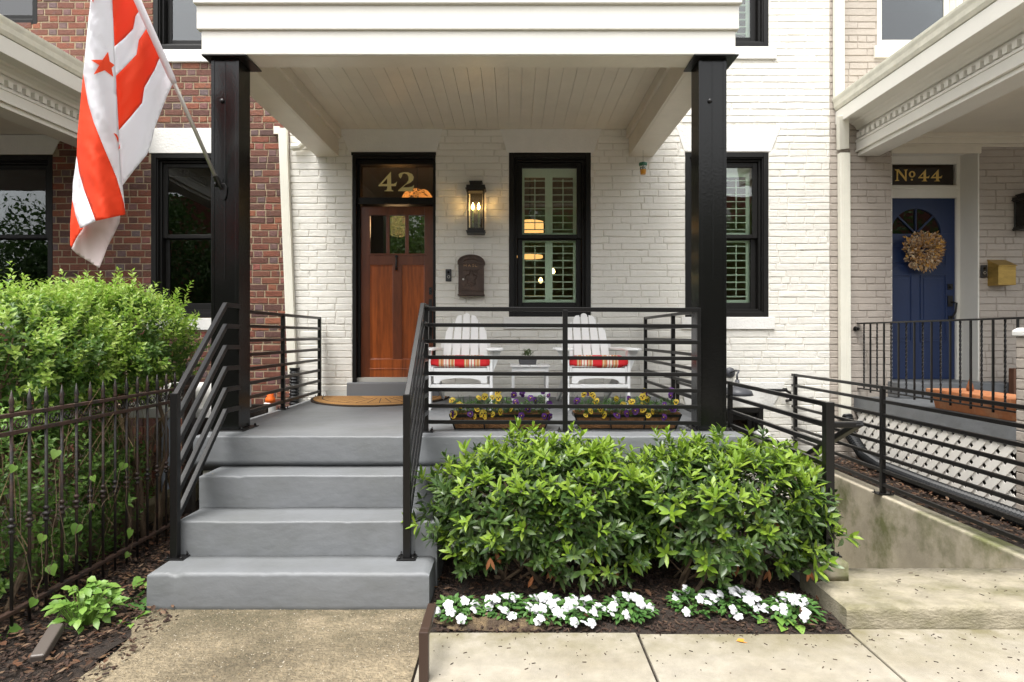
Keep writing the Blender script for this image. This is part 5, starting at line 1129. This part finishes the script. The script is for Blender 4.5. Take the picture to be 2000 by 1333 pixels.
# timber edging, white hatch roof and cellar things at the left
tag(B(-3.02, -2.87, 3.7, 6.3, -.02, .15).build('timber_edging', M['timber'], bevel=.01), 'mossy wooden beam edging the bed behind the iron fence', 'timber')
m = MB(); m.box(-3.5, -3.38, 4.9, 6.0, -.02, .62); tag(m.build('stone_curb', M['concm'], bevel=.02), 'dark mossy stone curb behind the fence under the brown lattice', 'curb')
hb_ = thing('cellar_cover', 'white painted flat cellar entrance cover against the red brick wall', 'cellar cover', (-3.1, 6.2, 0))
MB().prism([(4.9, .84), (4.9, .915), (5.6, 1.066), (5.66, 1.066), (5.66, .84)], 'X', -3.12, -2.40).build('cover_top', M['stone'], hb_, bevel=.006); m = MB(); m.box(-3.9, -3.6, 5.45, 5.7, -.02, .86, 1); m.box(-3.38, -3.15, 5.45, 5.7, -.02, .86, 1)
for r_ in range(11):
    for a, b in ((-3.895, -3.75), (-3.74, -3.605), (-3.375, -3.27), (-3.26, -3.155)): m.box(a, b, 5.44, 5.45, .0+r_*.077, .068+r_*.077, 0)
m.build('brick_pier', [M['rbrick'], M['rmort']], hb_)
B(-3.14, -3.02, 5.5, 5.56, .0, .85).build('white_door', mat('pale_blue_paint', (.5, .55, .66), .5), hb_, bevel=.004); B(-3.02, -2.3, 5.75, 5.8, .0, .85).build('opening_shade_panel', M['soil'], hb_)  # solid dark panel put in for the shade under the cellar cover
m = MB(); m.tube([(-2.62, 5.5, .1), (-2.62, 5.5, .78), (-2.45, 5.5, .78), (-2.45, 5.5, .6)], .016, 8); m.lathe([(.024, -.02), (.024, .02)], (-2.62, 5.5, .70), 8); m.build('pipe', M['stone'], hb_)
# ------------------------------------------------------------ mulch and leaf litter
rg = random.Random(77); m = MB(); l = MB()
def chips(mb, n, x0, x1, y0, y1, z, s0, s1, flat=.25):
    for i in range(n):
        x, y = rg.uniform(x0, x1), rg.uniform(y0, y1); a = rg.uniform(0, 6.28); L_ = rg.uniform(s0, s1); w = L_*rg.uniform(.2, .5); d_ = Vector((math.cos(a), math.sin(a), rg.uniform(-flat, flat)*1.6)); p = Vector((x, y, (z if y > 3.2 or x < -1 else z*.4)+rg.uniform(-.004, .016)))
        mb.bar(p-d_*L_/2, p+d_*L_/2, w, .004)
def leaves(mb, n, x0, x1, y0, y1, z, s0, s1):
    for i in range(n):
        a = rg.uniform(0, 6.28); L_ = rg.uniform(s0, s1); mb.leaf((rg.uniform(x0, x1), rg.uniform(y0, y1), z+rg.uniform(.004, .03)), (math.cos(a), math.sin(a), rg.uniform(-.2, .4)), (rg.uniform(-.4, .4), rg.uniform(-.4, .4), 1), L_, L_*rg.uniform(.35, .6), fold=rg.uniform(-.3, .5), droop=rg.uniform(-.2, .3))
chips(m, 6500, -.44, 1.69, 3.085, 4.1, .018, .006, .03); chips(m, 4200, -2.9, -1.99, 2.5, 4.6, .01, .006, .034); chips(m, 900, 3.24, 3.8, 3.3, 6.7, .15, .012, .05)
chips(m, 160, -2.05, -1.75, 2.6, 3.3, .008, .01, .03)
o = m.build('mulch', M['chip']); o['kind'] = 'stuff'; o['label'] = 'dark brown bark mulch on the beds'
leaves(l, 120, -.44, 1.69, 3.1, 3.9, .02, .03, .07); leaves(l, 1500, -3.3, -1.99, 2.7, 4.9, .012, .016, .05); leaves(l, 1000, 3.24, 3.8, 3.3, 6.7, .15, .018, .05); leaves(l, 50, -2.05, -1.8, 2.7, 3.35, .008, .02, .05)
o = l.build('leaf_litter', M['litter']); o['kind'] = 'stuff'; o['label'] = 'dry brown fallen leaves on the beds'
sp2 = MB()
for i in range(300):
    x, y = rg.uniform(-.4, 3.4), 3.07-.6*rg.random()**2.2; a = rg.uniform(0, 6.28); L_ = rg.choice((.0015, .002, .003, .004, .009)); d_ = Vector((math.cos(a), math.sin(a), 0))*L_; sp2.bar(Vector((x, y, .008))-d_, Vector((x, y, .008))+d_, .004, .002)
for i in range(60):
    x, y = rg.uniform(1.75, 3.4), rg.uniform(3.2, 3.6); a = rg.uniform(0, 6.28); L_ = rg.choice((.002, .004, .004, .012)); d_ = Vector((math.cos(a), math.sin(a), 0))*L_; sp2.bar(Vector((x, y, .125))-d_, Vector((x, y, .125))+d_, .004, .002)
o = sp2.build('debris', M['chip']); o['kind'] = 'stuff'; o['label'] = 'small dark twigs and grit on the sidewalk'
pb_ = MB(); rg = random.Random(3)
for i in range(2200):
    x, y = rg.uniform(-1.9, -.45), 2.4+.95*rg.random()**.8; r = rg.uniform(.0012, .0042); pb_.lathe([(r*.7, 0), (r, r*.4), (r*.5, r*.9)], (x, y, .004), 6)
o = pb_.build('pebbles', mat('path_pebbles', (.5, .42, .3), .8, island=[(.30, .25, .17), (.2, .15, .08), (.38, .34, .27), (.24, .18, .1), (.10, .075, .05)])); o['kind'] = 'stuff'; o['label'] = 'small stones showing in the worn path surface'
Yo = gy(1256); m = MB(); m.leaf((PX(1438, Yo), Yo, .010), (1, .1, 0), (0, 0, 1), .07, .045, fold=.15); tag(m.build('fallen_leaf', mat('orange_leaf', (.65, .25, .03), .7), smooth=True), 'orange fallen leaf on the pale sidewalk slab', 'leaf')
# brown post with bent top, pipe in the corner
m = MB(); m.box(-.401, -.360, 2.64, 2.68, 0, .222); m.box(-.401, -.360, 2.68, 2.93, .19, .222); tag(m.build('metal_post', M['bronze'], bevel=.003), 'low dark brown metal post with a level top bar at the path edge', 'post')
Yp = 2.98; m = MB(); m.bar((PX(112, Yp), Yp, .085), (PX(72, 2.78), 2.78, .03), .06, .045); tag(m.build('drain_pipe', M['pipe'], bevel=.008), 'brown rectangular drain pipe end lying at the lower left', 'pipe')
# terracotta trough, rusty panel and pots on the porch of 44
tt = thing('trough_planter', 'orange terracotta trough on the grey porch edge behind the wrought iron bars', 'planter', (4.0, 5.5, ZF)); m = MB(); m.prism([(3.98, ZF), (4.2, ZF), (4.24, ZF+.17), (3.94, ZF+.17)], 'Y', 4.85, 5.78); m.build('trough', M['terra'], tt, bevel=.008)
m = MB(); m.box(3.91, 4.27, 4.82, 5.81, ZF+.14, ZF+.185); m.build('rim', M['terra'], tt, bevel=.006); m = MB(); m.lathe([(.025, 0), (.03, .03), (.012, .09), (.004, .12)], (4.1, 5.5, ZF+.185), 8); m.build('stem', M['dead'], tt)
tag(B(5.35, 6.0, 6.55, 6.62, ZF, ZF+.33).build('steel_panel', M['rust'], bevel=.004), 'rust brown metal panel leaning on the porch of number 44', 'panel')
m = MB(); m.lathe([(.05, 0), (.02, .03), (.02, .06), (.06, .12), (.065, .13)], (4.85, 5.2, ZF), 14); tag(m.build('urn', M['stone'], smooth=True), 'small pale urn near the brick pier of porch 44', 'urn')
lp = thing('leafy_plant', 'light green leafy sprigs by the brick pier at the right edge', 'plant', (4.6, 5.0, ZF)); m = MB(); rg = random.Random(8)
for c in ((4.64, 5.05, 1.28), (4.58, 4.95, 1.52), (4.72, 5.0, 1.15), (4.3, 4.7, 1.62), (5.72, 6.6, 2.35)):
    for i in range(9): a = rg.uniform(0, 6.28); heart(m, Vector(c)+Vector((rg.uniform(-.04, .04), rg.uniform(-.04, .04), rg.uniform(-.05, .05))), (math.cos(a), math.sin(a), rg.uniform(-.4, .4)), (0, -.4, 1), .055)
m.tube([(4.65, 5.05, ZF), (4.62, 5.0, 1.3), (4.6, 4.95, 1.6)], .004, 5); m.build('leaves', M['weed'], lp, smooth=True)
# wreath
wr = thing('wreath', 'dried flower wreath in tan and amber on the navy door', 'wreath', (4.756, yt, 2.48)); wx, wz, wy = PX(1799, yt-.05), PZ(490, yt-.05), yt-.05; rg = random.Random(14); m = MB()
for i in range(1500):
    a = rg.uniform(0, 6.28); br = rg.uniform(0, 6.28); lumpr = .128*(1+.14*math.cos(3*a-1.6)); rr_ = .098*math.sqrt(rg.random()); p = Vector((wx+(lumpr+rr_*math.cos(br))*math.cos(a), wy-.02-abs(rr_*math.sin(br))*.8, wz+(lumpr+rr_*math.cos(br))*math.sin(a)))
    m.leaf(p, (math.cos(a)*.6+rg.uniform(-.8, .8), -.6+rg.uniform(-.4, .2), math.sin(a)*.6+rg.uniform(-.8, .8)), (rg.uniform(-1, 1), -1, rg.uniform(-1, 1)), rg.uniform(.025, .06), rg.uniform(.014, .03), seg=1)
for i in range(22):
    a = rg.uniform(3.4, 6.1); p = Vector((wx+.18*math.cos(a), wy-.03, wz+.18*math.sin(a))); m.leaf(p, (math.cos(a), -.2, math.sin(a)-.3), (0, -1, 0), .07, .03)
m.build('dried_foliage', mat('dried_petals', (.3, .18, .09), .8, island=[(.55, .34, .15), (.26, .14, .06), (.66, .52, .34), (.14, .08, .045), (.70, .38, .08), (.42, .24, .12), (.60, .48, .36)], trans=.15), wr)
# ------------------------------------------------------------ lit things indoors, plus a glow added for a window reflection
cy = 8.3; cn = thing('chandelier', 'lit amber crystal chandelier seen through the transom of door 42', 'chandelier', (PX(818, cy), cy, PZ(382, cy))); ccx, ccz = PX(815, cy), PZ(385, cy); m = MB(); rg = random.Random(2)
for i in range(420):
    a = rg.uniform(0, 6.28); v = rg.random(); r = .20*(1-.35*v**2); p = Vector((ccx+r*math.cos(a), cy+r*math.sin(a), ccz-.04+.12*v)); s_ = .010; m.add([p+Vector((s_, 0, 0)), p+Vector((0, s_, 0)), p+Vector((-s_, 0, 0)), p+Vector((0, -s_, 0)), p+Vector((0, 0, s_)), p-Vector((0, 0, s_))], [(0, 1, 4), (1, 2, 4), (2, 3, 4), (3, 0, 4), (1, 0, 5), (2, 1, 5), (3, 2, 5), (0, 3, 5)])
m.build('crystals', M['crys'], cn); m = MB(); m.tube([(ccx, cy, ccz+.05), (ccx, cy, 3.95)], .006, 6); m.lathe([(.05, 0), (.06, -.02)], (ccx, cy, 3.945), 12); m.build('rod', M['lant'], cn)
ld = bpy.data.lights.new('chandelier_light', 'POINT'); ld.energy = 4.5; ld.color = (1, .6, .28); ld.shadow_soft_size = .15; lo_ = bpy.data.objects.new('chandelier_light', ld); C.objects.link(lo_); lo_.parent = cn; lo_.location = (-.25, -.2, -.45)
cy = 8.6; pl = thing('pendant_lamp', 'lit amber drum pendant lamp inside behind the window shutters', 'lamp', (PX(1040, cy), cy, PZ(440, cy))); m = MB(); cx2 = PX(1035, cy)
m.lathe([(.19, 0), (.19, .17), (.15, .18)], (cx2, cy, PZ(458, cy)), 24); m.build('shade', M['shade'], pl, smooth=True); m = MB(); m.lathe([(.18, 0), (.18, .03)], (cx2, cy, PZ(504, cy)), 24); m.build('lower_shade', M['shade'], pl, smooth=True); m = MB(); m.tube([(cx2, cy, PZ(504, cy)), (cx2, cy, 3.95)], .006, 6); m.build('rod', M['lant'], pl)
for px, py, lb in ((1056, 549, 'small lit candle bulb inside the window, lower left one'), (1080, 531, 'small lit candle bulb inside the window, upper right one')):
    m = MB(); yq = 7.9; m.lathe([(.012, 0), (.028, .02), (.02, .05), (.004, .07)], P(px, py+4, yq), 8); tag(m.build('candle_bulb', M['bulb']), lb, 'bulb')
m = MB(); yq = 7.9; m.lathe([(.13, 0), (.13, .22)], P(1452, 800, 7.3), 16); tag(m.build('reflection_glow', M['shade']), 'amber glow added for the orange reflection in the basement window behind the railing', 'lamp')  # added glowing drum stands in for an orange reflection in the glass
# ------------------------------------------------------------ across the street (seen in the reflections)
def tree(x, y, h, r, seed, label):
    t = thing('street_tree', label, 'tree', (x, y, 0), 'trees across the street'); rg = random.Random(seed); m = MB(); m.tube([(x, y, 0), (x+.1, y, h*.3), (x, y+.1, h*.6)], [.22, .17, .09], 10)
    for i in range(7): a = i*.9; m.tube([(x, y, h*.3+.1*i), (x+r*.6*math.cos(a), y+r*.6*math.sin(a), h*.55+.25*i)], [.08, .03], 6)
    m.build('trunk', M['twig'], t); m = MB()
    cl_ = [Vector((x+rg.gauss(0, r*.5), y+rg.gauss(0, r*.4), h*.5+rg.gauss(0, h*.17))) for _ in range(70)]
    for c in cl_:
        rr_ = rg.uniform(.5, 1.0)*r*.36
        for i in range(230):
            d_ = Vector((rg.gauss(0, 1), rg.gauss(0, 1), rg.gauss(0, 1))).normalized(); m.leaf(c+d_*rr_*rg.uniform(.5, 1.1), (rg.uniform(-1, 1), rg.uniform(-1, 1), rg.uniform(-1, .4)), d_, .22, .15, seg=1)
    m.build('crown', M['leafb'], t)
for i, (x, y, h, r) in enumerate(((-14, -18, 9, 5), (-5.5, -17, 9.5, 5), (3.5, -17.5, 9, 5), (12, -18, 9, 5), (20, -17, 8.5, 5), (-23, -17, 8.5, 5))):
    tree(x, y, h, r, i+60, ('leafy street tree opposite the red brick house', 'leafy street tree opposite the wooden door', 'leafy street tree opposite the laurel shrubs', 'leafy street tree opposite the navy door', 'leafy street tree far right of the others', 'leafy street tree far left of the others')[i])
ht = thing('row_house', 'plain red brick row house across the street, seen only in reflections', 'house', (0, -24, 0)); m = MB(); m.box(-30, 30, -32, -26, 0, 10.5); m.build('wall', mat('far_red_brick', (.2, .065, .045), .85, var=.15), ht)
for x in (-19, -15, -11, -7, -3, 1, 5, 9, 13, 17):
    for z in (1.4, 4.6, 7.8): B(x, x+1.1, -26, -25.95, z, z+1.8).build('window', M['stone'], ht)
for o in list(bpy.data.objects):
    if '_local' in o: del o['_local']
